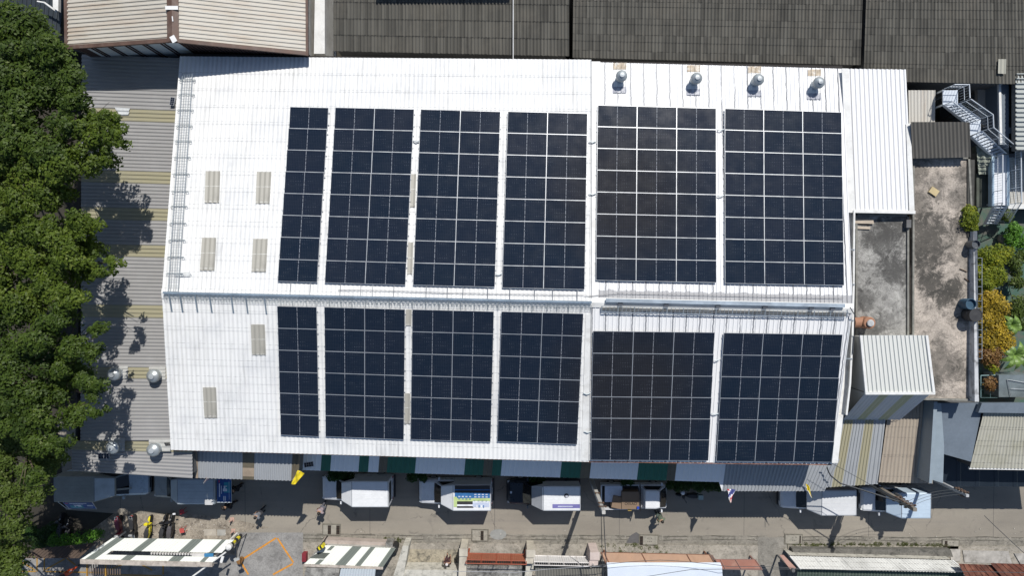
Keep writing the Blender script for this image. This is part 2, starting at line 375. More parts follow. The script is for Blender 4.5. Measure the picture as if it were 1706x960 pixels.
# rusty eave edge + dark under-edge on the street side
RUST = mat('rusty_edge', (.20,.085,.055), .85, var=.4, scale=6, dirt=(.45,.40,.36), dirt_amt=.5)
b = MB()
d = Vector((0,-.03,0))
for a, c in ((swc, smid), (smid, sec)):
    for k, (h, o_) in enumerate(((.16, .015),)):
        a0, c0 = a+d+Vector((0,0,-.035)), c+d+Vector((0,0,-.035))
        b.prism([a0+Vector((0,-.05,0)), c0+Vector((0,-.05,0)), c0+Vector((0,.02,0)), a0+Vector((0,.02,0))], .1)
b.build('eave_board', RUST, wh)
b = MB()
a, c = nwc, nec
b.prism([a+Vector((0,.0,-.05)), c+Vector((0,.0,-.05)), c+Vector((0,.2,-.05)), a+Vector((0,.2,-.05))], .12); b.build('back_gutter', mat('gutter_black', (.018,.014,.012), .8), wh)
# step line between the two roofs
b = MB(); b.tube([RN(985,100,.03), rmid+Vector((0,0,.05)), RS(981,768,.03)], .025, 5); b.build('joint_trim', mat('joint_grey', (.3,.31,.33), .6), wh)
b = MB(); b.prism([RN(985,102,.035), RN(1000,102,.035), RN(997,500,.035), RN(982,500,.035)][::-1], .02)
b.prism([RS(976,524,.035), RS(986,524,.035), RS(983,768,.035), RS(968,768,.035)][::-1], .02)
b.build('joint_flashing', WHITE, wh)
# skylights
def skyl(pts, f):
    A, B_, C_, D_ = [f(x, y, .06) for x, y in pts]
    b = MB(); b.corr(A, B_, C_, D_, .27, .02, 'sine', 1, 0); return b.build('skylight', BEIGE, wh)
for pts, f in (([(343,285),(367,285),(365,338),(341,338)], RN), ([(428,286),(452,286),(449,339),(426,339)], RN),
               ([(337,396),(360,396),(357,451),(333,451)], RN), ([(422,398),(446,398),(443,453),(419,453)], RN),
               ([(418,541),(441,541),(443,592),(420,592)], RS), ([(338,646),(360,646),(362,697),(341,697)], RS),
               ([(685.5,290),(693.5,290),(691.5,345),(683.5,345)], RN), ([(680,404),(688.5,404),(687,457),(678.5,457)], RN),
               ([(676.5,516),(686,516),(685,543),(676,543)], RS), ([(674.5,656),(683.5,656),(683,707),(674,707)], RS)):
    skyl(pts, f)
# bare patched bits and box gutter on the east edge
b = MB()
gx = [(350,1406,1424),(475,1404,1423),(560,1402,1421),(640,1398,1417),(692,1394,1411)]
L = [P(x0,y,7.35) for y,x0,x1 in gx]; M_ = [P(x0+8,y,7.2) for y,x0,x1 in gx]; Rr = [P(x1-2,y,7.2) for y,x0,x1 in gx]; T = [P(x1-2,y,7.62) for y,x0,x1 in gx]; T2 = [P(x1+1,y,7.62) for y,x0,x1 in gx]; Bt = [Vector((p.x,p.y,6.6)) for p in T2]
rows = [L, M_, Rr, T, T2, Bt]
for i in range(len(gx)-1):
    for r in range(5): b.add([rows[r][i], rows[r+1][i], rows[r+1][i+1], rows[r][i+1]], [(0,1,2,3)])
b.build('box_gutter', WHITE, wh)
b = MB(); b.prism([P(1394,692,7.5), P(1386,772,7.5), P(1396,772,7.5), P(1405,692,7.5)], .4); b.build('end_parapet', WHITE, wh)
b = MB()
for y, x0, x1 in ((416,1404,1424),(474,1404,1424),(534,1403,1422),(598,1400,1421)):
    b.box(P((x0+x1)/2, y, 7.66), (.75,.06,.05))
b.build('gutter_bracket', GALV, wh)
# ================================================================ white shed on the north-east corner
ws = thing('shed', 'white ribbed metal shed roof with smooth white borders, adjoining the warehouse on its northeast corner', 'shed', P(1460,240,0))
A_, B2, C2, D2 = P(1402,114,7.45), P(1512,115.5,7.3), P(1523,352,7.3), P(1411,350,7.5)
b = MB(); b.corr(A_.lerp(B2,.1), B2.lerp(A_,.02), C2.lerp(D2,.02), D2.lerp(C2,.1), .285, .032, 'trap', 1, 0); b.build('roof_sheet', W_SHED, ws)
b = MB(); b.add([A_+Vector((0,0,.05)), A_.lerp(B2,.1)+Vector((0,0,.05)), D2.lerp(C2,.12)+Vector((0,0,.05)), D2+Vector((0,0,.05))], [(0,1,2,3)])
b.add([C2.lerp(D2,.08)+Vector((0,0,.05)), C2+Vector((0,0,.05)), C2.lerp(B2,.62)+Vector((0,0,.05)), C2.lerp(B2,.62)+Vector((-.28,0,.05))], [(0,1,2,3)]); b.build('flashing', WHITE, ws)
b = MB(); a = D2; c = C2; b.prism([a+Vector((0,-.16,.06)), c+Vector((.05,-.16,.06)), c+Vector((.05,.03,.06)), a+Vector((0,.03,.06))], .3); b.build('fascia', WHITE, ws)
walls('wall', [D2, C2, B2, A_], WALL, ws, .25, drop=.15)
# ================================================================ side lean-to on the west
lt = thing('lean_to', 'long grey ribbed lean-to roof with yellowed bands along the west side', 'lean-to', P(220,450,0))
def striped(b, A, B, C, D, cuts, pitch, amp, prof='trap'):
    """cuts: [(u0,u1,material index)] along A-B"""
    for u0, u1, mi in cuts:
        b.corr(A.lerp(B,u0), A.lerp(B,u1), D.lerp(C,u1), D.lerp(C,u0), pitch, amp, prof, 1, 0, mi)
def bands(ys, y0, y1):
    out = []; last = 0.0
    for a, c in ys:
        a = (a-y0)/(y1-y0); c = (c-y0)/(y1-y0)
        if a > last: out.append((last, a, 0))
        out.append((max(a,last), c, 1)); last = c
    if last < 1: out.append((last, 1.0, 0))
    return out
b = MB()
a1, b1, c1_, d1 = P(312,97,6.85), P(300,735,6.75), P(134,735,5.3), P(136,90,5.3)
striped(b, a1, b1, c1_, d1, bands([(184,204),(286,306),(347,367),(408,428),(508,529),(612,631)], 97, 735), .235, .016)
e1, e2, e3, e4 = P(320,737,6.73), P(321,798,6.5), P(120,785,5.2), P(120,735,5.23)
striped(b, e1, e2, e3, e4, [(0,.3,1),(.3,1,0)], .235, .016)
b.build('roof_sheet', [GREYR, YEL], lt)
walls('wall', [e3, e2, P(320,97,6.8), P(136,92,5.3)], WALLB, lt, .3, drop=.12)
def lz(px): return 5.3+(px-134)*(1.45/166)
for x0,x1,y0,y1 in ((185,213,610,632),(248,276,611,634),(180,208,730,752),(248,284,732,753)):
    b = MB(); b.corr(P(x1,y0,lz(x1)+.06), P(x1,y1,lz(x1)+.06), P(x0,y1,lz(x0)+.06), P(x0,y0,lz(x0)+.06), .235, .012, 'trap', 1, 0); b.build('vent_flashing', mat('pale_flashing', (.46,.46,.44), .5, var=.1), lt)
b = MB(); b.corr(P(216,180,lz(216)+.07), P(214,192,lz(214)+.07), P(200,192,lz(200)+.07), P(190,178,lz(190)+.07), .235, .016, 'trap', 1, 0); b.build('patch', mat('patch_pale', (.55,.57,.58), .5), lt)
# ================================================================ gabled shed, north-west
gb = thing('gabled_shed', 'cream ribbed gabled roof with a broad brown ridge strip, rust streaked', 'shed', P(300,0,0))
ap, lf, rt = P(288,69,9.35), P(113,81,7.7), P(510,91,7.95)
back = Vector((0,9,0))
b = MB(); b.corr(ap+back, ap, lf, lf+back, .25, .022, 'trap', 1, 0); b.corr(ap, ap+back, rt+back, rt, .25, .022, 'trap', 1, 0); b.build('roof_sheet', CREAM, gb)
b = MB()
for s, e in ((-1, lf), (1, rt)):
    dd = (e-ap).normalized()*.36
    b.add([ap+Vector((0,0,.09)), ap+back+Vector((0,0,.09)), ap+back+dd+Vector((0,0,.06)), ap+dd+Vector((0,0,.06))], [(0,1,2,3)])
b.build('ridge_cap', BROWN, gb)
WPATCH = mat('white_sealant', (.75,.75,.74), .6, var=.05)
for o_, s_, r_ in (((0,1.95,.1),(.75,.22,.03),0),((.08,.12,.1),(.3,.4,.03),.5),((.05,1.3,.11),(.06,.3,.03),.1)): MB().box(ap+Vector(o_), s_, r_).build('sealant_patch', WPATCH, gb)
b = MB()
for a, c in ((lf, ap), (ap, rt)):
    dn = (c-a).normalized()
    b.prism([a+Vector((0,-.03,.06)), c+Vector((0,-.03,.06)), c+Vector((0,.2,.06)), a+Vector((0,.2,.06))], .16)
b.build('rake_flashing', BROWN, gb)
GC = mat('grey_blue_cladding', (.66,.72,.75), .6, var=.08); GD = mat('dark_brown_cladding', (.055,.03,.026), .75, var=.4, scale=3)
b = MB(); inn = Vector((0,.22,-.05))
ns = 9
for k in range(ns*2):
    u0, u1 = k/(ns*2), (k+1)/(ns*2)
    p0, p1 = lf.lerp(ap,u0)+inn, lf.lerp(ap,u1)+inn
    if k < 2: mi = 1
    else: mi = 0
    b.add([(p0.x,p0.y,0),(p1.x,p1.y,0),p1,p0], [(0,1,2,3)], mi)
    if k > 2 and k % 3 == 0:
        for dx in (.0,.22): b.box(((p0.x+dx), p0.y-.03, p0.z/2-.2), (.09,.05,p0.z-.4), 0, 1)
p0, p1 = ap+inn, rt+inn; b.add([(p0.x,p0.y,0),(p1.x,p1.y,0),p1,p0], [(0,1,2,3)], 1)
for k in range(30):
    q = p0.lerp(p1, k/30); b.box((q.x,q.y-.03,q.z/2), (.05,.05,q.z-.1), 0, 1)
b.build('gable_cladding', [GC, GD], gb)
for q in (lf+Vector((.15,0,0)), rt+Vector((-.15,0,0))):
    b = MB(); b.add([(q.x,q.y+.2,0),(q.x,q.y+9,0),(q.x,q.y+9,q.z),(q.x,q.y+.2,q.z)], [(0,1,2,3)]); b.build('wall', WALL, gb)
b = MB(); b.prism([rt+Vector((.0,-.05,.07)), rt+Vector((.14,-.05,.07)), rt+back+Vector((.14,0,.07)), rt+back+Vector((.0,0,.07))], .14); b.prism([lf+Vector((-.2,-.05,.02)), lf+Vector((.02,-.05,.02)), lf+back+Vector((.02,0,.02)), lf+back+Vector((-.2,0,.02))], .1); b.build('side_flashing', BROWN, gb)
# ================================================================ narrow white passage building
nb = thing('passage_roof', 'narrow pale roof strip with a raised white parapet between two sheds', 'roof', P(533,20,0))
b = MB(); b.prism([P(506,93,4.3), P(560,93,4.3), P(556,-90,4.3), P(506,-90,4.3)], .2); b.build('low_roof', mat('pale_blue_slab', (.55,.6,.66), .6, var=.08, scale=.5, dirt=(.4,.43,.46), dirt_amt=.4), nb)
b = MB(); b.prism([P(523,89,6.6), P(541,89,6.6), P(541,-90,6.6), P(526,-90,6.6)], 2.4); b.build('parapet', WHITE, nb)
# ================================================================ dark roofed sheds, north
def dark_shed(lab, tl, tr, br, bl, z0, z1, ncourse=5):
    t = thing('shed', lab, 'shed', P((bl[0]+br[0])/2, 20, 0), group=None)
    a, b_, c, d = P(*tl, z1), P(*tr, z1), P(*br, z0), P(*bl, z0)
    m = MB(); m.corr(a, b_, c, d, .215, .04, 'sine', ncourse, .018, over=.003); m.build('roof_sheet', DKROOF, t)
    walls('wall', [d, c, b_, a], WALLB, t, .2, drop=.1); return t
s1 = dark_shed('dark weathered corrugated shed roof beside the narrow pale roof strip', (556,-110), (948,-110), (948,93), (556,84.5), 6.8, 7.9, 7)
m = MB(); m.prism([P(630,-62,9.3), P(862,-62,9.3), P(862,-110,9.3), P(630,-110,9.3)], 1.9); m.build('shade_caster_box', WALLB, s1)  # unseen box added beyond the frame to cast a dark strip on this roof
m = MB(); m.box(P(855,30,7.35), (.05,6.2,.05), tilt=(math.radians(8),0,0)); m.build('downpipe', WHITE, s1)
s2 = dark_shed('dark weathered corrugated shed roof behind the four white-roof turbine vents', (956,-110), (1440,-110), (1433,107.5), (954,95), 6.8, 7.9, 7)
s3 = dark_shed('dark patchy corrugated shed roof at the northeast with one pale sheet', (1446,-110), (1730,-110), (1736,140), (1438,134), 6.8, 7.9, 8)
m = MB(); n3 = P(1663,98,7.08); m.corr(P(1663,98,7.1), P(1676,98,7.1), P(1675,123,7.0), P(1662,122,7.0), .2, .028); m.build('pale_sheet', PALEG, s3)
# ================================================================ front canopies
ca = thing('canopy', 'grey ribbed metal canopy over the street side west of the green and white awning', 'canopy', P(410,780,0))
b = MB(); A_, B_, C_, D_ = P(323,746,6.0), P(500,750,6.0), P(497,802,5.5), P(325,797,5.5)
striped(b, A_, B_, C_, D_, [(.03,.46,0),(.57,.93,0),(.93,1,2)], .24, .025)
b.add([A_.lerp(B_,.46).lerp(D_.lerp(C_,.46),.62), A_.lerp(B_,.57).lerp(D_.lerp(C_,.57),.62), A_.lerp(B_,.57).lerp(D_.lerp(C_,.57),.9), A_.lerp(B_,.46).lerp(D_.lerp(C_,.46),.9)], [(0,1,2,3)], 3)
for v0, v1 in ((0,.62),(.9,1)):
    b.add([A_.lerp(B_,.46).lerp(D_.lerp(C_,.46),v0), A_.lerp(B_,.57).lerp(D_.lerp(C_,.57),v0), A_.lerp(B_,.57).lerp(D_.lerp(C_,.57),v1), A_.lerp(B_,.46).lerp(D_.lerp(C_,.46),v1)], [(0,1,2,3)], 2)
b.add([A_+Vector((0,0,.02)), A_.lerp(B_,.03)+Vector((0,0,.02)), D_.lerp(C_,.03)+Vector((0,0,.02)), D_+Vector((0,0,.02))], [(0,3,2,1)], 3)
b.build('roof_sheet', [GREYR2, YEL, AWNB, mat('tan_trim', (.34,.27,.2), .8)], ca)
b = MB(); b.tube([D_+Vector((0,.05,-.06)), C_+Vector((0,.05,-.06))], .04); b.build('edge_beam', RUST, ca)
b = MB()
for u in (.02,.5,.98):
    q = D_.lerp(C_,u); b.box((q.x,q.y+.35,q.z/2-.05), (.08,.08,q.z-.1))
b.build('post', GALV, ca)
aw = thing('awning', 'long pale awning with dark green bands under the south eave', 'awning', P(850,790,0))
A_, B_, C_, D_ = P(507,742,4.9), P(1206,758,4.9), P(1200,804,4.4), P(504,784,4.4)
xs = [(504,534,0),(534,550,1),(550,597,0),(597,613,1),(613,630,0),(630,644,2),(644,691,1),(691,773,0),(773,804,1),(804,819,2),(819,834,1),(834,933,0),(933,966,1),(966,982,2),(982,1061,0),(1061,1110,1),(1110,1124,2),(1124,1200,0)]
b = MB()
striped(b, A_, B_, C_, D_, [((x0-504)/696,(x1-504)/696,mi) for x0,x1,mi in xs], .3, .012, 'rib')
b.build('roof_sheet', [AWNW, GREEN, AWNB], aw)
b = MB()
for k in range(9):
    q = D_.lerp(C_,k/8); b.box((q.x,q.y+.25,q.z/2-.05), (.09,.09,q.z-.1))
b.tube([D_+Vector((0,.05,-.05)), C_+Vector((0,.05,-.05))], .035)
b.build('frame', GALV, aw)
a2 = thing('canopy', 'grey-blue ribbed canopy behind the small striped national flag', 'canopy', P(1290,800,0))
A_, B_, C_, D_ = P(1211,760,4.75), P(1400,765,4.75), P(1374,819,4.2), P(1203,819,4.2)
b = MB(); striped(b, A_, B_, C_, D_, [(0,1,0)], .24, .025); b.build('roof_sheet', [GREYR2], a2)
b = MB(); b.prism([P(1194,792,4.5), D_, A_, P(1200,760,4.75)], .05); b.build('hip_flashing', AWNW, a2)
b = MB(); b.tube([D_+Vector((0,.03,-.06)), C_+Vector((0,.03,-.06))], .04); b.build('edge_beam', RUST, a2)
b = MB()
for u in (.03,.5,.97):
    q = D_.lerp(C_,u); b.box((q.x,q.y+.3,q.z/2-.05), (.08,.08,q.z-.1))
b.build('post', GALV, a2)
a3 = thing('canopy', 'grey canopy with two yellowed sheets below the tall clad tower', 'canopy', P(1425,760,0))
A_, B_, C_, D_ = P(1400,685,4.85), P(1478,680,4.85), P(1463,807,4.2), P(1374,813,4.2)
b = MB(); striped(b, A_, B_, C_, D_, [(0,.13,0),(.13,.32,1),(.32,.57,0),(.57,.76,1),(.76,1,0)], .24, .025); b.build('roof_sheet', [GREYR2, YEL], a3)
b = MB(); b.tube([D_+Vector((0,.03,-.06)), C_+Vector((0,.03,-.06))], .04)
for u in (.1,.9):
    q = D_.lerp(C_,u); b.box((q.x,q.y+.3,q.z/2-.05), (.08,.08,q.z-.1))
b.build('frame', RUST, a3)
tr = thing('shed', 'tan corrugated roof between the yellow-striped canopy and the blue-grey parapet', 'shed', P(1510,740,0))
A_, B_, C_, D_ = P(1482,664,4.7), P(1560,664,4.7), P(1553,806,4.3), P(1463,804,4.3)
b = MB(); b.corr(A_, B_, C_, D_, .235, .035, 'sine', 3, .02); b.build('roof_sheet', TAN, tr)
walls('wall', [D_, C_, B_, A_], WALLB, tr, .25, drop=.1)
# ================================================================ tower
tw = thing('tower', 'tall pale ribbed tower block with a steep grey and olive striped skirt', 'tower', P(1490,600,0))
A_, B_, C_, D_ = P(1433,559,8.0), P(1544,559,8.0), P(1556,655,7.9), P(1442,655,7.9)
b = MB(); b.corr(A_, B_, C_, D_, .265, .03, 'rib', 1, 0); b.build('roof_sheet', corrmat('tower_sheet', (.60,.61,.58), .5, streak=(.4,.4,.38), samt=.4, lap=99), tw)
E_, F_ = P(1500,700,4.75), P(1404,700,4.75)
c0, d0 = C_+Vector((-.06,-.02,-.1)), D_+Vector((.06,-.02,-.1))
b = MB(); striped(b, d0, c0, E_, F_, [(0,.24,0),(.24,.38,1),(.38,.61,0),(.61,.77,1),(.77,1,0)], .27, .012)
b.build('skirt_cladding', [corrmat('skirt_sheet', (.52,.53,.55), .5, streak=(.35,.35,.35), samt=.4, lap=99), corrmat('skirt_yellow', (.42,.42,.27), .5, streak=(.2,.2,.15), samt=.4, lap=99)], tw)
b = MB(); b.prism([D_+Vector((-.03,-.1,.06)), C_+Vector((.05,-.1,.06)), C_+Vector((.05,.06,.06)), D_+Vector((-.03,.06,.06))], .16)
b.prism([D_+Vector((-.04,.0,.07)), D_+Vector((.1,.0,.07)), A_+Vector((.1,0,.07)), A_+Vector((-.04,0,.07))], .12); b.prism([C_+Vector((-.1,.0,.07)), C_+Vector((.05,.0,.07)), B_+Vector((.05,0,.07)), B_+Vector((-.1,0,.07))], .12); b.build('edge_trim', WHITE, tw)
b = MB(); T4 = [D_, C_, B_, A_]
q = [p+Vector((.1 if i in (0,3) else -.1, -.1 if i > 1 else .0, -.1)) for i, p in enumerate(T4)]
for i, j in ((1,2),(2,3),(3,0)):
    b.add([(q[i].x,q[i].y,0),(q[j].x,q[j].y,0),q[j],q[i]], [(0,1,2,3)])
e_, f_ = E_, F_
b.add([(d0.x,d0.y,0),(f_.x+.6,f_.y,0),(f_.x+.6,f_.y,f_.z),d0], [(0,1,2,3)])
b.build('wall', corrmat('tower_wall', (.40,.40,.38), .6, lap=99), tw)
# ================================================================ flat roofed houses
def flat(lab, pts, z, m, kerb=.12, kw=.12):
    t = thing('flat_roofed_house', lab, 'house', P(sum(p[0] for p in pts)/len(pts), sum(p[1] for p in pts)/len(pts), 0))
    q = [P(x, y, z) for x, y in pts]
    b = MB(); b.prism(q, .25); b.build('roof_slab', m, t)
    b = MB(); n = len(q)
    for i in range(n):
        a, c = q[i], q[(i+1)%n]; dn = (c-a).normalized(); nn = Vector((-dn.y, dn.x, 0))*kw
        b.prism([a+Vector((0,0,kerb)), c+Vector((0,0,kerb)), c+nn+Vector((0,0,kerb)), a+nn+Vector((0,0,kerb))], kerb-.003)
    b.build('parapet', mat('stained_kerb', (.22,.215,.19), .9, var=.3, scale=3, dirt=(.08,.08,.07), dirt_amt=.6), t)
    walls('wall', q, WALL, t, .02, drop=.26); return t
f1 = flat('mottled grey flat concrete roof with a rust-red vent pipe', [(1424,572),(1513,566),(1513,358),(1424,356)], 6.8, CONC1)
f2 = flat('long tan flat concrete roof blotched with black mould, holding the blue barrel', [(1518,666),(1622,668),(1622,420),(1614,262),(1519,262)], 6.6, CONC2)
b = MB(); b.prism([P(1424,372,6.95), P(1456,373,6.95), P(1455,366,6.95), P(1424,365,6.95)], .12); b.prism([P(1424,381,6.9), P(1450,382,6.9), P(1450,378,6.9), P(1424,377,6.9)], .08); tag(b.build('timber_boards', mat('pale_board', (.45,.38,.3), .8)), 'pale boards lying against the grey slab edge below the white shed', 'boards')
b = MB(); b.box(P(1512,373,6.98), (.3,.5,.3)); b.build('roof_hatch', WALLB, f1)
DKE = mat('black_mould_edge', (.06,.058,.052), .95, var=.4, scale=3)
b = MB(); b.prism([P(1612,266,6.68), P(1612,395,6.68), P(1622,395,6.68), P(1624,266,6.68)], .06); b.build('mouldy_edge', DKE, f2)
dr = thing('shed', 'small dark ribbed roof at the top of the tan flat roof', 'shed', P(1566,232,0))
A_, B_, C_, D_ = P(1517,203,7.6), P(1615,203,7.6), P(1617,262,7.2), P(1520,264,7.2)
b = MB(); b.corr(A_, B_, C_, D_, .24, .035, 'sine', 1, 0); b.build('roof_sheet', corrmat('dark_small_sheet', (.095,.09,.08), .85, streak=(.03,.03,.03), samt=.7, lap=99, blotch=(.14,.13,.12), bamt=.6), dr)
walls('wall', [D_, C_, B_, A_], WALLB, dr, .15, drop=.1)
sr = thing('shed', 'small whitish stained corrugated roof between dark roof and fire escape', 'shed', P(1536,175,0))
A_, B_, C_, D_ = P(1513,150,6.6), P(1558,150,6.6), P(1557,206,6.4), P(1514,206,6.4)
b = MB(); b.corr(A_, B_, C_, D_, .2, .03, 'sine', 1, 0); b.build('roof_sheet', corrmat('stained_white_sheet', (.55,.53,.48), .7, streak=(.3,.22,.15), samt=.7, lap=99, rust=(.35,.25,.17), ramt=.5), sr)
walls('wall', [D_, C_, B_, A_], WALLB, sr, .12, drop=.1)
# ================================================================ blue-grey roofed building, south-east
bl = thing('metal_roof', 'smooth blue-grey metal roof with a raised side parapet', 'roof', P(1597,720,0))
b = MB(); b.prism([P(1560,672,5.4), P(1572,757,5.3), P(1618,770,5.3), P(1638,672,5.4)], .15); b.build('roof_panel', BLUEGREY, bl)
b = MB(); b.prism([P(1556,670,5.75), P(1548,806,5.75), P(1553,806,5.75), P(1562,670,5.75)], 1.6)
b.prism([P(1562,672,5.5), P(1553,800,5.5), P(1571,806,5.5), P(1573,745,5.5), P(1568,672,5.5)], .2); b.build('parapet', mat('parapet_blue', (.24,.29,.33), .5, var=.08), bl)
b = MB(); q = [P(1560,672,5.2), P(1572,757,5.1), P(1618,770,5.1), P(1638,672,5.2)]
walls('wall', q, WALLB, bl, .1, drop=.0)
nv = thing('awning', 'dark navy panelled awning at the far east of the street', 'awning', P(1640,790,0))
NAVY = mat('navy_panel', (.012,.019,.028), .45, var=.2)
A_, B_, C_, D_ = P(1570,740,3.8), P(1790,740,3.8), P(1790,812,3.5), P(1570,811,3.5)
b = MB(); b.corr(A_, B_, C_, D_, 1.35, .015, 'rib', 1, 0); b.build('roof_sheet', NAVY, nv)
b = MB()
for u in (.05,.35,.65):
    q = D_.lerp(C_,u); b.box((q.x,q.y+.2,q.z/2-.05), (.1,.1,q.z-.12))
b.tube([D_+Vector((0,.02,-.05)), C_+Vector((0,.02,-.05))], .04); b.build('frame', WALLB, nv)
pr = thing('shed', 'pale mossy corrugated roof in the southeast beside the smooth blue-grey roof', 'shed', P(1670,735,0))
A_, B_, C_, D_ = P(1638,688,5.5), P(1780,690,5.5), P(1785,783,5.2), P(1615,780,5.2)
b = MB(); b.corr(A_, B_, C_, D_, .215, .035, 'sine', 4, .02); b.build('roof_sheet', PALEG, pr)
b = MB(); b.prism([D_+Vector((0,-.1,-.02)), C_+Vector((0,-.1,-.02)), C_+Vector((0,.03,-.02)), D_+Vector((0,.03,-.02))], .1); b.build('gutter', WHITE, pr)
b = MB(); b.prism([P(1630,688,5.9), P(1790,690,5.9), P(1790,672,5.9), P(1636,672,5.9)], .3); b.build('parapet', BLUEGREY, pr)
walls('wall', [D_, C_, B_, A_], WALLB, pr, .15, drop=.1)
# ================================================================ north-east tall building & louvred roof
nb2 = thing('office_block', 'pale blue-grey block with tall dark windows beside the fire escape', 'building', P(1690,170,0))
LW = mat('beige_wall_panel', (.42,.40,.36), .8, var=.08)
b = MB()
b.prism([P(1629,146,4.9), P(1629,202,4.9), P(1645,212,4.9), P(1670,250,4.9), P(1700,250,4.9), P(1700,140,4.9)], .3); b.build('terrace', LW, nb2)
b = MB(); b.prism([P(1665,140,6.2), P(1667,240,6.2), P(1760,262,6.2), P(1760,122,6.2), P(1690,122,6.2)], 6.1); b.build('wall', BLUEGREY, nb2)
b = MB(); b.prism([P(1664,140,6.3), P(1671,140,6.3), P(1693,122,6.3), P(1688,120,6.3)], .15); b.prism([P(1664,140,6.3), P(1668,140,6.3), P(1670,240,6.3), P(1666,240,6.3)], .15); b.build('coping', WHITE, nb2)
GL = mat('dark_glass', (.01,.013,.013), .12, var=.05, grain=False)
for y0, y1 in ((140,212),(222,262)):
    b = MB(); b.prism([P(1681,y0,6.23), P(1681,y1,6.23), P(1691,y1,6.23), P(1691,y0,6.23)], .02); b.build('window', GL, nb2)
lv = thing('louvred_roof', 'pale ribbed roof with dark grooves at the northeast corner', 'roof', P(1730,180,0))
b = MB(); A_ = P(1693,116,6.9); B_ = P(1693,250,6.9); C_ = P(1800,250,6.9); D_ = P(1800,116,6.9)
b.corr(A_, B_, C_, D_, .3, .05, 'rib', 1, 0); b.build('roof_sheet', corrmat('louvre_sheet', (.40,.42,.40), .5, lap=99, streak=(.2,.2,.2)), lv)
b = MB(); b.prism([A_-Vector((0,0,.1)), B_-Vector((0,0,.1)), C_-Vector((0,0,.1)), D_-Vector((0,0,.1))], .3); b.build('slab', WALLB, lv)
lr = thing('shed', 'light ribbed roof beneath the fire escape platform', 'shed', P(1700,300,0))
b = MB(); A_, B_, C_, D_ = P(1668,252,4.2), P(1800,252,4.2), P(1800,342,4.0), P(1680,342,4.0)
b.corr(A_, B_, C_, D_, .26, .02, 'rib', 1, 0); b.build('roof_sheet', corrmat('light_grey_sheet', (.45,.44,.40), .6, lap=99), lr)
b = MB(); b.prism([P(1680,340,4.15), P(1680,348,4.15), P(1800,348,4.15), P(1800,340,4.15)], .25); b.build('fascia', WHITE, lr)
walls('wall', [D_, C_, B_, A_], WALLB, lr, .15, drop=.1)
tl = thing('tiled_roof', 'small grey-green tiled roof under the fire escape', 'roof', P(1640,270,0))
b = MB(); b.corr(P(1625,243,5.6), P(1660,243,5.6), P(1660,290,5.0), P(1629,290,5.0), .38, .05, 'sine', 7, .08); b.build('roof_tiles', mat('moss_tile', (.28,.30,.25), .8, var=.3, scale=6, dirt=(.06,.1,.08), dirt_amt=.8), tl)
b = MB(); b.prism([P(1627,289,4.8), P(1627,345,4.8), P(1658,345,4.8), P(1658,289,4.8)], .15); b.prism([P(1625,243,4.7), P(1629,290,4.7), P(1660,290,4.7), P(1660,243,4.7)], .4); b.build('lower_slab', mat('dark_moss_slab', (.07,.08,.065), .9, var=.4), tl)
walls('wall', [P(1627,345,4.7), P(1658,345,4.7), P(1658,243,4.7), P(1625,243,4.7)], WALLB, tl, .1)
# ================================================================ north-west corner house
nh = thing('house', 'dark blue roofed house behind the treetops in the northwest corner', 'house', P(50,0,0))
b = MB(); b.corr(P(-60,-60,6.2), P(112,-60,6.2), P(100,60,5.2), P(-60,20,5.2), .3, .02, 'rib', 1, 0); b.build('roof_sheet', corrmat('navy_sheet', (.035,.045,.055), .6, lap=99), nh)
b = MB(); b.prism([P(88,12,6.4), P(97,18,6.4), P(98,-60,6.4), P(88,-60,6.4)], .25); b.build('parapet', WHITE, nh)
b = MB(); b.tube([P(62,2,6.3), P(74,4,6.2), P(96,20,6.0)], .06); b.build('drain_pipe', WHITE, nh)
walls('wall', [P(-60,20,5), P(100,60,5), P(112,-60,5), P(-60,-60,5)], WALLB, nh, .2)
# ================================================================ solar panels
def panel_mat():
    n = N('solar_cell_glass'); o = n.sep(n.obj())
    oi = n.new('ShaderNodeObjectInfo').outputs['Random']
    base = n.mix(n.rng(oi, 0, 1), (.005,.0115,.023), (.0085,.0135,.025))
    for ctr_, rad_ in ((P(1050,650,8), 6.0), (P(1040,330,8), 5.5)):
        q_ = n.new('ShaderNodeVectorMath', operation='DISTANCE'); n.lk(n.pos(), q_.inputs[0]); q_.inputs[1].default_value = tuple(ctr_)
        base = n.mix(n.rng(q_.outputs['Value'], rad_*.35, rad_, .85, 0), base, (.0150,.0145,.0158))  # brownish reflection put into the cell colour, fading out from each centre
    x, y = o[0], o[1]
    fx = n.m_('FRACT', n.m_('DIVIDE', n.m_('ADD', x, 1.2), .105))
    fy = n.m_('FRACT', n.m_('DIVIDE', n.m_('ADD', y, .66), .215))
    gl = n.m_('MAXIMUM', n.m_('LESS_THAN', fx, .09), n.m_('LESS_THAN', fy, .03))
    c = n.mix(n.m_('MULTIPLY', gl, .32), base, (.07,.08,.105))
    gap = n.m_('LESS_THAN', n.m_('ABSOLUTE', x), .009)
    dash = n.rng(n.noise(n.scl(n.pos(), 0, 9, 0), 1.0, 1), .42, .5, .15, 1)
    c = n.mix(n.m_('MULTIPLY', gap, dash), c, (.42,.44,.48))
    sp = n.noise(n.scl(n.pos(), 1, 1, 1), 1.7, 2)
    tick = n.m_('MULTIPLY', n.m_('LESS_THAN', n.m_('ABSOLUTE', n.m_('SUBTRACT', fy, .5)), .1), n.m_('LESS_THAN', fx, .14))
    c = n.mix(n.m_('MULTIPLY', tick, n.rng(sp, .5, .62, 0, .55)), c, (.22,.24,.28))
    dust = n.noise(n.pos(), 1.2, 5)
    c = n.mix(n.rng(dust, .4, .75, 0, .012), c, (.3,.28,.25))
    return n.fin(c, n.rng(dust, .3, .7, .13, .2), 0, .42)
PM = panel_mat()
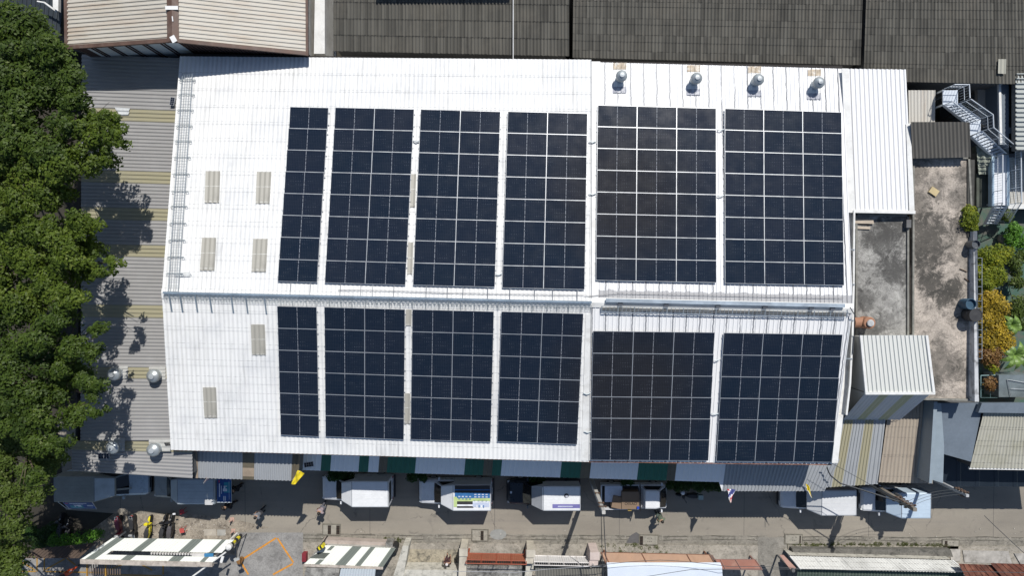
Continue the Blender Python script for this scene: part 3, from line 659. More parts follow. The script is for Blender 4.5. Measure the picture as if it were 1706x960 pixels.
W_, L_ = 2.42, 1.318
def panel_master():
    t = thing('solar_panel', 'x', 'solar panel', (0,0,0), group='solar panels on the warehouse roof')
    rm = .016; f = MB(); z = .02
    f.box((0, L_/2-rm/2, z), (W_, rm, .04)); f.box((0, -L_/2+rm/2, z), (W_, rm, .04))
    f.box((W_/2-rm/2, 0, z), (rm, L_-2*rm, .04)); f.box((-W_/2+rm/2, 0, z), (rm, L_-2*rm, .04))
    f.build('frame', ALU, t, local=True)
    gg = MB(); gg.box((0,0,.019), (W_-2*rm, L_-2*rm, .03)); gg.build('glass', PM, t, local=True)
    return t
pm = panel_master(); used = False
ORD = ['top','second','third','fourth','fifth','sixth','seventh','bottom']
ORD6 = ['top','second','third','fourth','fifth','bottom']
BLK = ['narrow westernmost','second-from-west','third-from-west','fourth-from-west','broad fifth-from-west','broad easternmost']
UP = [((484,178),(548,179.5),(528.5,471),(462.5,469),1), ((559,179),(690.5,182),(675.5,475.5),(541,471.5),2), ((701,182),(834,186),(824.5,479),(688,475.5),2),
      ((846,185.5),(979,189),(974,483),(836.5,480),2), ((995.5,175),(1193,180.5),(1193.5,471.5),(992.5,467.5),3), ((1207,180.5),(1401.5,187),(1406,476),(1207.5,472.5),3)]
LO = [((462,510),(528,511.5),(532,728),(468,725),1), ((540.5,511.5),(675,515.5),(673,733),(542.5,727.5),2), ((687.5,515.5),(823,519),(817.5,737),(684,732.5),2),
      ((835.5,519),(972,522.5),(961.5,741),(828.5,736),2), ((987.5,551.5),(1190.5,554),(1180,768),(984,767),3), ((1205.5,554.5),(1403,557.5),(1386.5,770.5),(1193,769),3)]
RAILM = MB()
for blocks, pf, nrm, nr, side in ((UP, RN, nN, 8, 'north'), (LO, RS, nS, 6, 'south')):
    for bi, (tl_, tr_, br_, bl_, nc) in enumerate(blocks):
        tl2, tr2, br2, bl2 = [pf(x, y, .13) for x, y in (tl_, tr_, br_, bl_)]
        def Q(u, v): return tl2.lerp(tr2, u).lerp(bl2.lerp(br2, u), v)
        for c in range(nc):
            for r in range(nr):
                ctr = Q((c+.5)/nc, (r+.5)/nr)
                ux = (Q((c+1)/nc, (r+.5)/nr)-Q(c/nc, (r+.5)/nr)); vy = (Q((c+.5)/nc, r/nr)-Q((c+.5)/nc, (r+1)/nr))
                lx, ly = ux.length, vy.length
                if not used: o = pm; used = True
                else: o = copy_tree(pm)
                X = ux.normalized(); Y = (vy-X*vy.dot(X)*.5).normalized(); Z = X.cross(Y).normalized(); Y = Z.cross(X)
                o.location = ctr; o.rotation_euler = Matrix((X, Y, Z)).transposed().to_euler()
                o.scale = ((lx-.009)/W_, (ly-.009)/L_, 1)
                col = '' if nc == 1 else (', west column' if c == 0 else (', east column' if c == nc-1 else ', middle column'))
                rw = (ORD if nr == 8 else ORD6)[r]
                o['label'] = f'dark solar panel, {rw} row{col}, {BLK[bi]} array, {side} slope'
        for v in [(r+k)/nr for r in range(nr) for k in (.22,.78)]:
            RAILM.box((Q(0,v)+Q(1,v))/2-Vector((0,0,.07)), ((Q(1,v)-Q(0,v)).length+.1, .04, .05), math.atan2((tr2-tl2).y, (tr2-tl2).x))
tag(RAILM.build('mounting_rails', ALU), 'aluminium mounting rails running under all the solar panels', 'rails')
# clips between arrays
# ================================================================ cable trays and ridge services
MESH = mat('tray_wire', (.34,.38,.40), .5, .3, var=.1)
def along(a, b, n): return [a.lerp(b, i/n) for i in range(n+1)]
# western mesh tray running up the north slope
t = thing('cable_tray', 'wire mesh cable tray running up the roof near its west edge', 'cable tray', RN(295,300))
A_, B_ = RN(312,122,.2), RN(288,486,.2); dx = Vector((.3,0,0))
b = MB()
for k in (-1,-.5,0,.5,1): b.tube([A_+dx*k, B_+dx*k], .013 if abs(k)<1 else .02, 4)
npt = 38
for i in range(npt+1):
    p = A_.lerp(B_, i/npt); b.tube([p-dx+Vector((0,0,.06 if 1 else 0)), p-dx, p+dx, p+dx+Vector((0,0,.06))], .011, 4)
b.build('mesh', MESH, t)
for y in (132,157,183,210,236,263,291,320,345,373,401,429,456):
    b = MB(); u = (y-122)/(486-122); p = A_.lerp(B_, u)-Vector((0,0,.1)); 
    b.tube([p+Vector((-.47,0,0)), p+Vector((.47,0,0))], .022, 5)
    for s in (-1,1): b.tube([p+Vector((s*.47,0,0)), p+Vector((s*.52,-.06,.06)), p+Vector((s*.4,-.1,.08)), p+Vector((s*.36,-.02,.02))], .018, 5)
    b.build('bracket', MESH, t)
b = MB(); p = A_.lerp(B_, .918); b.tube([p, p+Vector((.95,0,-.02)), p+Vector((1.0,-.1,-.1))], .02, 5); b.tube([p+Vector((0,-.12,0)), p+Vector((.95,-.12,-.05))], .02, 5)
b.build('bracket', MESH, t)
# ridge tray, western length
t = thing('cable_tray', 'long narrow mesh tray with hanging straps along the western ridge', 'cable tray', RL)
b = MB(); A_, B_ = ridge_pt(.004,-.16,.2), ridge_pt(TM,-.16,.2)
A2, B2 = ridge_pt(.004,-.46,.16), ridge_pt(TM,-.46,.16)
n_ = 150
for a, c in ((A_, B_), (A2, B2), (A_.lerp(A2,.5), B_.lerp(B2,.5))): b.tube([a, c], .014, 4)
for i in range(n_+1): b.tube([A_.lerp(B_,i/n_), A2.lerp(B2,i/n_)], .01, 4)
b.build('mesh', MESH, t)
b = MB(); a, c = ridge_pt(.004,.02,.24), ridge_pt(TM,.02,.24); b.box((a+c)/2, ((c-a).length,.13,.05), math.atan2((c-a).y,(c-a).x)); b.build('trunking', mat('trunking_blue_grey', (.21,.27,.33), .5, .2), t)
for px in (285,303,328,352,388,412,443):
    b = MB(); u = (px-270)/(1421-270); a = ridge_pt(u,-.02,.25); c = ridge_pt(u,-1.12,.07)
    b.box((a+c)/2, (.085,(a-c).length,.03), 0, tilt=(-math.atan2(c.z-a.z, (c-a).length),0,0)); b.build('strap', mat('strap_grey', (.2,.25,.3), .6, .2), t)
for px in range(470, 985, 20):
    b = MB(); u = (px+random.uniform(-3,3)-270)/(1421-270); b.tube([ridge_pt(u,-.02,.2), ridge_pt(u,-.62,.1)], .016, 4); b.build('hanger', MESH, t)
# lifeline north of the ridge
t = thing('lifeline', 'thin steel safety wire strung just north of the ridge', 'safety line', ridge_pt(.3,.5))
b = MB(); us = [ (x-270)/1151 for x in (563,640,740,860,965,985)]
b.tube([ridge_pt(u,.42+.03*math.sin(i*2),.12) for i, u in enumerate(us)]+[ridge_pt(u,.62,.12) for u in (.66,.75,.85,.93,.985)], .018, 5); b.build('wire', mat('wire_dark', (.16,.16,.17), .5, .3), t)
b = MB()
for x in (484,517,567,601,621,656,710,745,771,812,849,890,920,961):
    b = MB(); u = (x-270)/1151; b.tube([ridge_pt(u,.95,.12), ridge_pt(u,.0,.16)], .018, 4); b.build('tie_wire', mat('wire_grey', (.3,.31,.33), .5, .3), t)
# eastern trunking and tray
t = thing('cable_trunking', 'blue-grey steel trunking along the eastern half of the ridge', 'cable trunking', rmid)
b = MB(); a, c = ridge_pt(TM+.02,.16,.26), ridge_pt(.985,.16,.26); b.box((a+c)/2, ((c-a).length,.22,.12), math.atan2((c-a).y,(c-a).x)); b.build('duct', mat('duct_steel', (.36,.42,.48), .45, .3), t)
for x in (1033,1109,1195,1273,1350,1385): MB().box(ridge_pt((x-270)/1151,.02,.16), (.28,.34,.1)).build('support', mat('support_dark', (.07,.08,.1), .6), t)
t = thing('cable_tray', 'open ladder cable tray just south of the eastern ridge', 'cable tray', rmid+Vector((5,0,0)))
b = MB(); A_, B_ = ridge_pt(TM+.015,-.2,.22), ridge_pt(.99,-.2,.22); A2, B2 = ridge_pt(TM+.015,-.58,.18), ridge_pt(.99,-.58,.18)
for a, c in ((A_,B_),(A2,B2)): b.box((a+c)/2, ((c-a).length,.035,.07), math.atan2((c-a).y,(c-a).x))
for i in range(61): b.tube([A_.lerp(B_,i/60), A2.lerp(B2,i/60)], .018 if i%4 else .035, 4)
b.build('ladder', GALV, t)
b = MB()
for k in (.3,.5,.65): b.tube([A_.lerp(A2,k)+Vector((0,.02*math.sin(i),.0)) for i in (0,)]+[A_.lerp(A2,k+.05*math.sin(i*.9+k*9)).lerp(B_.lerp(B2,k+.05*math.sin(i*.9+k*9)), i/24)+Vector((0,0,-.02)) for i in range(25)], .03, 5)
b.build('cable', mat('cable_black', (.05,.055,.06), .6), t)
cb = tag(MB().tube([RN(1416,512,.3), RN(1424,525,.25), P(1423,560,7.7), P(1421,590,7.7)], .03, 6).build('drop_cable', mat('cable_black', (.05,.055,.06), .6)), 'black cable dropping over the box gutter at the east ridge end', 'cable')
# small conduit jogs between arrays
t = thing('conduit', 'short grey conduit pieces bridging the gaps between panel arrays', 'conduit', RN(690,240))
for (x, y, f) in ((694,235,RN),(830,457,RN),(987,323,RN),(987,236,RN),(1200,216,RN),(1200,326,RN),(1193,600,RS),(978,656,RS),(1191,690,RS),(979,720,RS)):
    q = f(x, y, .12); MB().tube([q+Vector((-.22,.02,0)), q+Vector((0,-.05,.03)), q+Vector((.22,.03,0))], .035, 5).build('pipe', MESH, t)
# ================================================================ turbine ventilators
def dome(c, r, h0, lab, tilt=0, pipe=.0, group=None, m=None):
    t = thing('turbine_vent', lab, 'roof vent', c, group=group)
    b = MB()
    if pipe:
        b.lathe((0,0,0), [(r*.8,-.25),(r*.8,pipe*.55),(r*.72,pipe)], 20)
        b.build('pipe', mat('galv_pipe', (.42,.46,.48), .5, .35), t, local=True, smooth=False)
    b = MB(); prof = []
    for k in range(9):
        a = k/8*PI*.5; prof.append((r*(.86+.14*math.cos((k/8-.35)*PI*.9)) if k < 4 else r*math.cos((k-3.2)/5.2*PI*.46), pipe+h0*(k/8)))
    b.lathe((0,0,0), prof, 28); b.build('dome', mat('spun_aluminium', (.40,.43,.44), .4, .5, var=.08), t, local=True, smooth=True)
    b = MB()
    for k in range(22):
        a = 2*PI*k/22; b.box((r*.985*math.cos(a), r*.985*math.sin(a), pipe+h0*.22), (.012,.05,h0*.44), a+.5)
    b.build('vane', mat('vane_steel', (.33,.35,.36), .4, .6), t, local=True)
    b = MB(); b.lathe((0,0,0), [(r*.42,pipe+h0*.985),(r*.40,pipe+h0*1.05),(.02,pipe+h0*1.08)], 20); b.build('cap', mat('dull_cap', (.42,.45,.47), .5, .3), t, local=True)
    return t
FL = corrmat('stained_flashing', (.74,.74,.73), .55, lap=99, rust=(.40,.30,.2), ramt=.3, streak=(.4,.36,.3), samt=.6)
vlab = ['westernmost of the four tall turbine vents on the white roof', 'second tall turbine vent from the west on the white roof', 'third tall turbine vent from the west on the white roof', 'easternmost of the four tall turbine vents on the white roof']
for i, (x, y) in enumerate(((1033,133),(1156,137),(1257.5,139),(1357,144))):
    c = RN(x, y-2, .02); dome(c, .345, .36, vlab[i], pipe=.5, group='tall vents on the white roof')
    b = MB(); p = [RN(x-11, y-29, .045), RN(x+11, y-29, .045), RN(x+11, y+11, .045), RN(x-11, y+11, .045)]
    b.corr(p[0], p[1], p[2], p[3], .27, .02, 'rib', 1, 0); b.build('vent_flashing', FL, wh)
    b = MB(); b.corr(RN(x-11,y-29,.06), RN(x+11,y-29,.06), RN(x+11,y-18,.06), RN(x-11,y-18,.06), .27, .02, 'rib', 1, 0); b.build('rusty_strip', mat('tan_rust', (.5,.42,.32), .8, var=.3, scale=4, dirt=(.74,.73,.7), dirt_amt=.9), wh)
    b = MB(); b.corr(RN(x-12,y+11,.055), RN(x+11,y+11,.055), RN(x+11,y+21,.055), RN(x-12,y+21,.055), .27, .02, 'rib', 1, 0); b.build('grey_strip', mat('bare_grey_strip', (.36,.37,.42), .7, var=.3, scale=4, dirt=(.7,.7,.7), dirt_amt=.8), wh)
for (x, y, lab) in ((197,622,'low silver vent on the grey roof, northwest of its four'), (262,625,'low silver vent on the grey roof, northeast of its four'),
                    (195,743,'low silver vent on the grey roof beside the little solar tile'), (262,747,'low silver vent on the grey roof nearest the warehouse corner')):
    dome(P(x, y, lz(x)+.05), .42, .4, lab, pipe=.35, group='low vents on the grey lean-to roof')
def minisolar(c, sx, sy, rz, lab, grid=True):
    t = thing('small_solar_panel', lab, 'solar panel', c, rz)
    b = MB(); b.box((0,0,.06), (sx,sy,.05)); b.build('frame', ALU, t, local=True)
    b = MB(); 
    for i in range(4):
        for j in range(2): b.box((-sx*.36+i*sx*.24, -sy*.22+j*sy*.44, .088), (sx*.21, sy*.4, .012))
    b.build('cell', mat('mini_cell', (.01,.015,.03), .3, grain=False), t, local=True)
minisolar(P(174,760,5.75), .72, .42, 0, 'small silver-framed solar tile lying on the grey lean-to roof')
minisolar(P(288,169,6.78), .5, .28, 1.4, 'small dark solar tile on the grey lean-to beside the white roof edge')
minisolar(P(515,774,4.95), .62, .34, .15, 'small dark solar tile on the west end of the green-banded awning')
b = MB()
for i in range(3):
    for j in range(2): b.box(P(275+i*3.2+(j%2)*1.6, 739+j*3, 6.68), (.09,.08,.03))
tag(b.build('vent_blocks', DARK), 'little black checker blocks beside the vent at the white roof corner', 'blocks')
# ================================================================ things on the flat roofs
t = thing('vent_pipe', 'thick rust-red vent pipe with a pale cap on the grey flat roof', 'pipe', P(1425,537,6.9))
b = MB(); q = Vector((0,0,0)); b.tube([(-.8,.0,.35),(0,0,.35)], .33, 18); b.lathe((0,0,0), [(.38,0),(.38,.75),(.34,.8)], 24); b.build('pipe', mat('terracotta_pipe', (.34,.17,.10), .75, var=.15), t, local=True)
b = MB(); b.lathe((0,0,0), [(.2,.8),(.22,.9),(.2,.95)], 20)
for k in range(5): b.box((0,-.13+k*.065,.96), (.3,.03,.03))
b.build('cap', mat('cap_grey', (.55,.56,.56), .6), t, local=True)
t.location = P(1438,537,6.9)
def barrel(c, r, h, m, lab, inner=None):
    t = thing('barrel', lab, 'barrel', c); b = MB()
    b.lathe((0,0,0), [(r*.93,0),(r*.96,h*.1),(r,h*.33),(r*.97,h*.36),(r,h*.4),(r,h*.66),(r*.97,h*.69),(r*.97,h*.95),(r,h),(r*.9,h),(r*.88,h*.8 if inner else h-.02)], 24)
    b.build('body', m, t, local=True)
    b = MB(); b.lathe((0,0,0), [(r*.87,h*.55 if inner else h-.03),(.02,h*.55 if inner else h-.01)], 24); b.build('contents' if inner else 'lid', inner or m, t, local=True); return t
barrel(P(1604,506,6.62), .34, .8, mat('blue_plastic', (.04,.09,.14), .5), 'open blue barrel beside the garden wall on the tan roof', mat('blue_inside', (.05,.14,.27), .3))
barrel(P(1611,524,6.62), .42, .85, mat('black_plastic', (.035,.035,.037), .6), 'black lidded tub beside the blue barrel')
barrel(P(1614,408,6.62), .27, .7, mat('dull_metal_pot', (.13,.14,.15), .4, .5), 'small metal pot on the roof edge south of the wall shrub', mat('pot_inside', (.04,.04,.04), .6))
b = MB(); b.box(P(1556,319,6.68), (.55,.42,.05), -.6); b.box(P(1549,321,6.64), (.25,.1,.03), -.6); tag(b.build('cardboard_sheet', mat('yellow_board', (.5,.40,.22), .8)), 'yellowish square board lying on the tan flat roof', 'board')
for (x0,y0,x1,y1,lab) in ((1599,448,1611,453,'upper of two thin sticks lying on the tan roof'), (1607,464,1617,471,'lower of two thin sticks lying on the tan roof')):
    tag(MB().tube([P(x0,y0,6.65),P(x1,y1,6.65)], .03, 5).build('stick', mat('stick_brown', (.12,.08,.05), .9)), lab, 'stick')
# wall with railing between the flat roof and the garden
t = thing('garden_wall', 'narrow white-topped wall with railing between tan roof and garden', 'wall', P(1626,520,0))
b = MB(); b.prism([P(1622,385,7.0), P(1628,385,7.2), P(1631,670,7.2), P(1624,670,7.2)], 7.15); b.build('wall', mat('stained_white_wall', (.5,.51,.52), .8, var=.15, dirt=(.12,.12,.12), dirt_amt=.8, scale=2.5), t)
b = MB(); pts = [P(1636,y,5.4) for y in range(430,610,12)]
b.tube([pts[0], pts[-1]], .02, 5)
for p in pts: b.tube([p, Vector((p.x-.28, p.y, p.z))], .015, 4)
b.build('railing', GALV, t)
# ================================================================ fire escape
fe = thing('fire_escape', 'white steel fire escape stair zigzagging down at the east side', 'staircase', P(1650,260,0))
STW = mat('white_steel', (.66,.70,.74), .45, .1, var=.06)
TRD = mat('tread_steel', (.55,.60,.66), .5, .1, var=.08)
def flight(name, a0, a1, b0, b1, n, m=TRD):
    """treads from edge a0-a1 (top, left/right) to b0-b1 (bottom)"""
    b = MB()
    for i in range(n):
        l = a0.lerp(b0, (i+.5)/n); r = a1.lerp(b1, (i+.5)/n); d = ((b0-a0)/n)*.36; d.z = 0
        b.prism([l-d, r-d, r+d, l+d], .04)
    b.build(name, m, fe)
    b = MB()
    for s, e in ((a0,b0),(a1,b1)): b.prism([s+Vector((-.04,0,.06)), s+Vector((.05,0,.06)), e+Vector((.05,0,.06)), e+Vector((-.04,0,.06))], .24)
    b.build('stringer', STW, fe)
def rail(pts, h=1.0, n=None, base=True):
    b = MB(); top = [Vector(p)+Vector((0,0,h)) for p in pts]
    b.tube(top, .035, 6); 
    if base: b.tube([Vector(p)+Vector((0,0,h*.5)) for p in pts], .02, 5)
    for i in range(len(pts)-1):
        L = (Vector(pts[i+1])-Vector(pts[i])).length; k = max(1, int(L/.16))
        for j in range(k+1):
            p = Vector(pts[i]).lerp(Vector(pts[i+1]), j/k)
            if j % 7 == 0: b.tube([p, p+Vector((0,0,h))], .025, 5)
            else: b.tube([p+Vector((0,0,.06)), p+Vector((0,0,h))], .009, 3)
    b.build('handrail', STW, fe)
z0, z1, z2, z3 = 7.3, 6.5, 5.4, 3.2
b = MB(); b.prism([P(1571,150,z0), P(1596,150,z0), P(1596,174,z0), P(1571,174,z0)], .08); b.build('landing', TRD, fe)
flight('tread', P(1573,175,z0), P(1597,172,z0), P(1613,207,z1), P(1633,198,z1), 8)
b = MB(); b.prism([P(1612,206,z1), P(1634,199,z1), P(1634,219,z1), P(1616,226,z1)], .08); b.build('landing', TRD, fe)
flight('tread', P(1618,227,z1), P(1635,218,z1), P(1655,262,z2), P(1676,256,z2), 9)
b = MB(); b.prism([P(1655,258,z2), P(1678,258,z2), P(1678,342,z2), P(1655,342,z2)], .1); b.build('platform', mat('platform_white', (.68,.70,.73), .5, var=.05), fe)
b = MB(); b.prism([P(1652.5,256,z2+.1), P(1656.5,256,z2+.1), P(1656.5,343,z2+.1), P(1652.5,343,z2+.1)], .35); b.prism([P(1678,258,z2+.05), P(1682,258,z2+.05), P(1682,343,z2+.05), P(1678,343,z2+.05)], .3); b.build('edge_channel', mat('channel_blue', (.38,.50,.60), .5, .2), fe)
flight('tread', P(1657,343,z2), P(1678,343,z2), P(1641,374,z3), P(1660,374,z3), 7)
rail([P(1600,172,z0), P(1636,197,z1), P(1637,218,z1), P(1682,255,z2), P(1683,340,z2), P(1664,372,z3)], 1.0)
rail([P(1572,175,z0), P(1613,208,z1)], .9)
rail([P(1573,148,z0), P(1597,148,z0), P(1598,170,z0)], 1.0)
rail([P(1654,262,z2), P(1654,340,z2), P(1640,374,z3)], .9)
b = MB()
for (x,y,z) in ((1573,150,z0),(1596,150,z0),(1573,174,z0),(1617,224,z1),(1655,262,z2),(1678,262,z2),(1655,340,z2),(1678,340,z2)):
    p = P(x,y,z); b.box((p.x,p.y,p.z/2-.05), (.1,.1,p.z-.1))
b.build('post', GALV, fe)
# ================================================================ poles, wires
def pole(base, h, r0, r1, m, lab, insul, rz=0):
    t = thing('utility_pole', lab, 'utility pole', base, rz)
    b = MB(); b.loft([[Vector((sx*r,sy*r,z)) for sx,sy in ((-1,-.8),(-.8,-1),(.8,-1),(1,-.8),(1,.8),(.8,1),(-.8,1),(-1,.8))] for r,z in ((r0,0),(r1,h))]); b.build('shaft', m, t, local=True)
    b = MB()
    for (z, y, w_) in insul:
        b.box((0, y, z), (w_, .07, .09))
    if insul: b.build('bracket', mat('rusty_bracket', (.14,.11,.09), .7, .2), t, local=True)
    b = MB()
    for (z, y, w_) in insul:
        k = max(2, int(w_/.22))
        for j in range(k): b.lathe((-w_/2+.06+j*(w_-.12)/(k-1), y+.02, z), [(.05,.04),(.06,.08),(.035,.1),(.055,.14),(.03,.18)], 8)
    if insul: b.build('insulator', mat('glazed_insulator', (.10,.06,.04), .3), t, local=True)
    return t
POLEC = mat('pole_concrete', (.46,.45,.42), .85, var=.12, dirt=(.25,.24,.22), dirt_amt=.5)
p1 = P(983,795,0)
pole(p1, 7.54, .15, .11, POLEC, 'pale concrete utility pole beside the cardboard-laden pickup', [(6.9,.17,.5),(6.2,.17,.4),(4.2,.16,.35)])
p2 = P(1424,791,0)
t2 = pole(p2, 7.54, .16, .12, mat('dark_pole', (.20,.18,.15), .85, var=.2), 'dark cluttered utility pole leaning over the silver-blue pickup', [(z,.17,.42) for z in (7.2,6.8,6.4,6.0,5.6)]+[(z,-.17,.34) for z in (6.6,6.1,5.3,4.9)])
b = MB(); b.lathe((.25,.1,0), [(.13,4.9),(.15,5.0),(.15,5.5),(.12,5.6)], 12); b.tube([(-.2,.2,3.2),(-.22,.1,4.5),(-.1,.15,6.4)], .05, 6); b.tube([(.2,-.15,3.2),(.16,-.2,5),(.1,-.15,7.1)], .045, 6); b.build('cable_bundle', mat('cable_black', (.05,.055,.06), .6), t2, local=True)
p3 = P(1508,776,0)
pole(p3, 6.9, .11, .09, mat('pale_grey_pole', (.42,.43,.44), .7, var=.08), 'slim pale utility pole with comb-like insulators in the eastern shade', [(z,.16,.3) for z in (6.7,6.4,6.1,5.8)]+[(z,-.16,.3) for z in (6.5,6.2)])
def wire(pts, r, lab, n=14, sag=.3, m=None):
    b = MB(); q = []
    for i in range(len(pts)-1):
        a, c = Vector(pts[i]), Vector(pts[i+1])
        for k in range(n+1):
            u = k/n; p = a.lerp(c, u); p.z -= sag*4*u*(1-u); q.append(p)
    b.tube(q, r, 4); return tag(b.build('overhead_wire', m or mat('cable_black', (.05,.055,.06), .6)), lab, 'wire')
top1 = p1+Vector((0,0,7.35)); top2 = p2+Vector((0,0,7.1)); top3 = p3+Vector((0,0,6.6))
wire([top1+Vector((.02,0,0)), P(1013,975,5.6)], .028, 'thicker black wire running south from the pale utility pole')
wire([top1+Vector((-.1,0,-.3)), P(1006,975,5.3)], .022, 'thinner black wire running south from the pale utility pole')
wire([P(1378,779,5.2), P(1384,793,5.0), P(1400,806,5.1), p2+Vector((-.1,0,6.2))], .045, 'black cable looping from the canopy corner to the cluttered pole', n=8, sag=.1)
wire([P(1385,772,6.6), top2], .015, 'thin wire crossing the yellowed canopy to the cluttered pole')
for k in range(3):
    wire([top2+Vector((.05*k,.1*k,-.25*k)), top3+Vector((.06*k,.1*k,-.2*k))], .012, ['topmost','middle','lowest'][k]+' thin wire strung between the two eastern poles', sag=.5)
wire([P(1640,860,5.0), P(1720,935,5.5)], .02, 'single wire slanting over the road at its east end', sag=.1)
wire([P(980,945,4.0), P(1100,934,3.9), P(1215,945,4.2), P(1330,948,4.2)], .018, 'wire draped low over the white roof at the south edge', sag=.15)
wire([P(1000,975,4.0), P(1150,950,4.6), P(1300,949,4.4), P(1420,951,4.2), P(1710,955,4.2)], .018, 'long wire along the photo bottom over the southern roofs', sag=.05)
wire([P(755,953,3.4), P(860,955,3.4), P(930,948,3.5), P(1010,944,3.6)], .02, 'grey wire crossing behind the orange and white gates', sag=.05, m=mat('wire_grey', (.3,.31,.33), .5, .3))
# ================================================================ flags
def flag(c, pole_to, pts, mats, cols, lab, wave=.06):
    t = thing('flag', lab, 'flag', c); c = Vector(c)
    b = MB(); b.tube([c, pole_to], .02, 5); b.build('flagpole', mat('flagpole_white', (.7,.68,.6), .5), t)
    A, B, C, D = [Vector(p) for p in pts]; b = MB(); nu, nv = 12, 8
    for i in range(nu):
        for j in range(nv):
            q = []
            for (a, e) in ((i,j),(i+1,j),(i+1,j+1),(i,j+1)):
                u, v = a/nu, e/nv; p = A.lerp(B,u).lerp(D.lerp(C,u), v); p = p+Vector((.03*math.sin(v*7),0,wave*math.sin(u*9+v*4))); q.append(p)
            b.add(q, [(0,1,2,3)], cols(u=(i+.5)/nu, v=(j+.5)/nv))
    b.build('cloth', mats, t, smooth=True)
YF = mat('yellow_cloth', (.80,.62,.02), .7, var=.05); RD = mat('flag_red', (.5,.03,.05), .7, grain=False); BLU = mat('flag_blue', (.04,.05,.2), .7, grain=False); WT = mat('flag_white', (.7,.7,.72), .7, grain=False)
yc = lambda u, v: 0
flag(P(487,800,5.6), P(499,787,6.5), [P(485,807,6.2), P(496,784,6.5), P(507,789,6.4), P(491,808,6.2)], [YF], yc, 'bright yellow flag hanging off the west canopy corner')
flag(P(1343,812,4.3), P(1352,830,4.8), [P(1341,806,4.6), P(1347,809,4.6), P(1354,831,4.5), P(1348,824,4.4)], [YF], yc, 'yellow flag over the white-grey box pickup windshield', .04)
flag(P(1212,816,4.3), P(1217,838,5.0), [P(1211,815,4.6), P(1225,816,4.6), P(1218,838,4.9), P(1216,838,4.9)], [RD, WT, BLU], lambda u, v: (0,1,2,2,1,0)[min(5,int(((u*.6+v)*.75)*7)%6)], 'larger red, white and blue flag on the grey-blue canopy edge')
flag(P(345,797,5.6), P(339,806,5.2), [P(344,796,5.6), P(348,797,5.5), P(341,806,5.1), P(339,805,5.2)], [RD, WT, BLU], lambda u, v: (0,1,2,2,1,0)[int(u*5.9)], 'tiny red and white flag above the grey box pickup', .02)
# ================================================================ foliage
def leafmat(name, c1, c2, c3=None, tr=.25):
    n = N(name); at = n.new('ShaderNodeAttribute', attribute_name='tint').outputs['Fac']
    c = n.mix(n.rng(at, 0, .75), c1, c2)
    c = n.mix(n.rng(at, .8, 1), c, c3 or tuple(x*1.25 for x in c2))
    n.fin(c, .55); n.b.inputs['Specular IOR Level'].default_value = .25
    t = n.new('ShaderNodeBsdfTranslucent'); n.lk(c, t.inputs[0]); mx = n.new('ShaderNodeMixShader'); mx.inputs[0].default_value = tr
    n.t.links.new(n.b.outputs[0], mx.inputs[1]); n.t.links.new(t.outputs[0], mx.inputs[2]); n.t.links.new(mx.outputs[0], n.t.nodes['Material Output'].inputs[0])
    return n.m
LEAF = leafmat('broadleaf', (.032,.056,.007), (.092,.135,.014), (.15,.18,.035))
LEAF3 = leafmat('broadleaf_deep', (.022,.042,.007), (.062,.10,.012), (.11,.14,.03))
LEAF2 = leafmat('broadleaf_dull', (.04,.062,.012), (.085,.125,.02), (.13,.15,.05))
CROT = leafmat('croton_leaf', (.06,.065,.012), (.46,.32,.03), (.75,.55,.05), .3)
CROTG = leafmat('croton_green_leaf', (.06,.10,.01), (.24,.27,.02), (.5,.42,.03), .3)
CROTR = leafmat('croton_bronze_leaf', (.07,.03,.015), (.22,.12,.04), (.35,.24,.08), .3)
BUSHD = leafmat('dark_bush_leaf', (.012,.03,.006), (.03,.075,.012), (.06,.11,.02))
BUSH = leafmat('bush_leaf', (.03,.09,.01), (.10,.24,.02), (.2,.35,.05))
BARK = mat('bark', (.10,.075,.055), .95, var=.35, scale=5)
def leaves(clumps, per_m2, size, seed=1, up=.7, zsq=.8, shell=.55):
    """clumps: (x,y,z,r). returns vertices, faces, tint per face"""
    r_ = np.random.default_rng(seed); V = []; T = []
    for (x, y, z, r) in clumps:
        n = int(per_m2*r*r)
        d = r_.normal(size=(n,3)); d /= np.linalg.norm(d, axis=1)[:,None]; d[:,2] = np.where(d[:,2] < -.35, -d[:,2], d[:,2])
        lump = 1+.22*np.sin(d[:,0]*5+x*3)*np.sin(d[:,1]*5+y*3)+.1*r_.normal(size=n)
        rad = r*lump*(shell+(1-shell)*r_.random(n)**.5)
        c = np.array((x,y,z))+d*rad[:,None]*np.array((1,1,zsq))
        nn = d*.75+r_.normal(size=(n,3))*.42+np.array((0,0,up)); nn /= np.linalg.norm(nn, axis=1)[:,None]
        a = np.cross(nn, r_.normal(size=(n,3))); a /= np.linalg.norm(a, axis=1)[:,None]; b = np.cross(nn, a)
        L = size*(.65+.7*r_.random(n))[:,None]
        q = np.stack([c-a*L*.5, c+b*L*.27, c+a*L*.5, c-b*L*.27], 1)
        V.append(q.reshape(-1,3)); base = r_.random()*.45
        T.append(np.clip(base+r_.random(n)*.5+(r_.random(n) > .96)*.3, 0, 1))
    V = np.concatenate(V); T = np.concatenate(T); return V, T
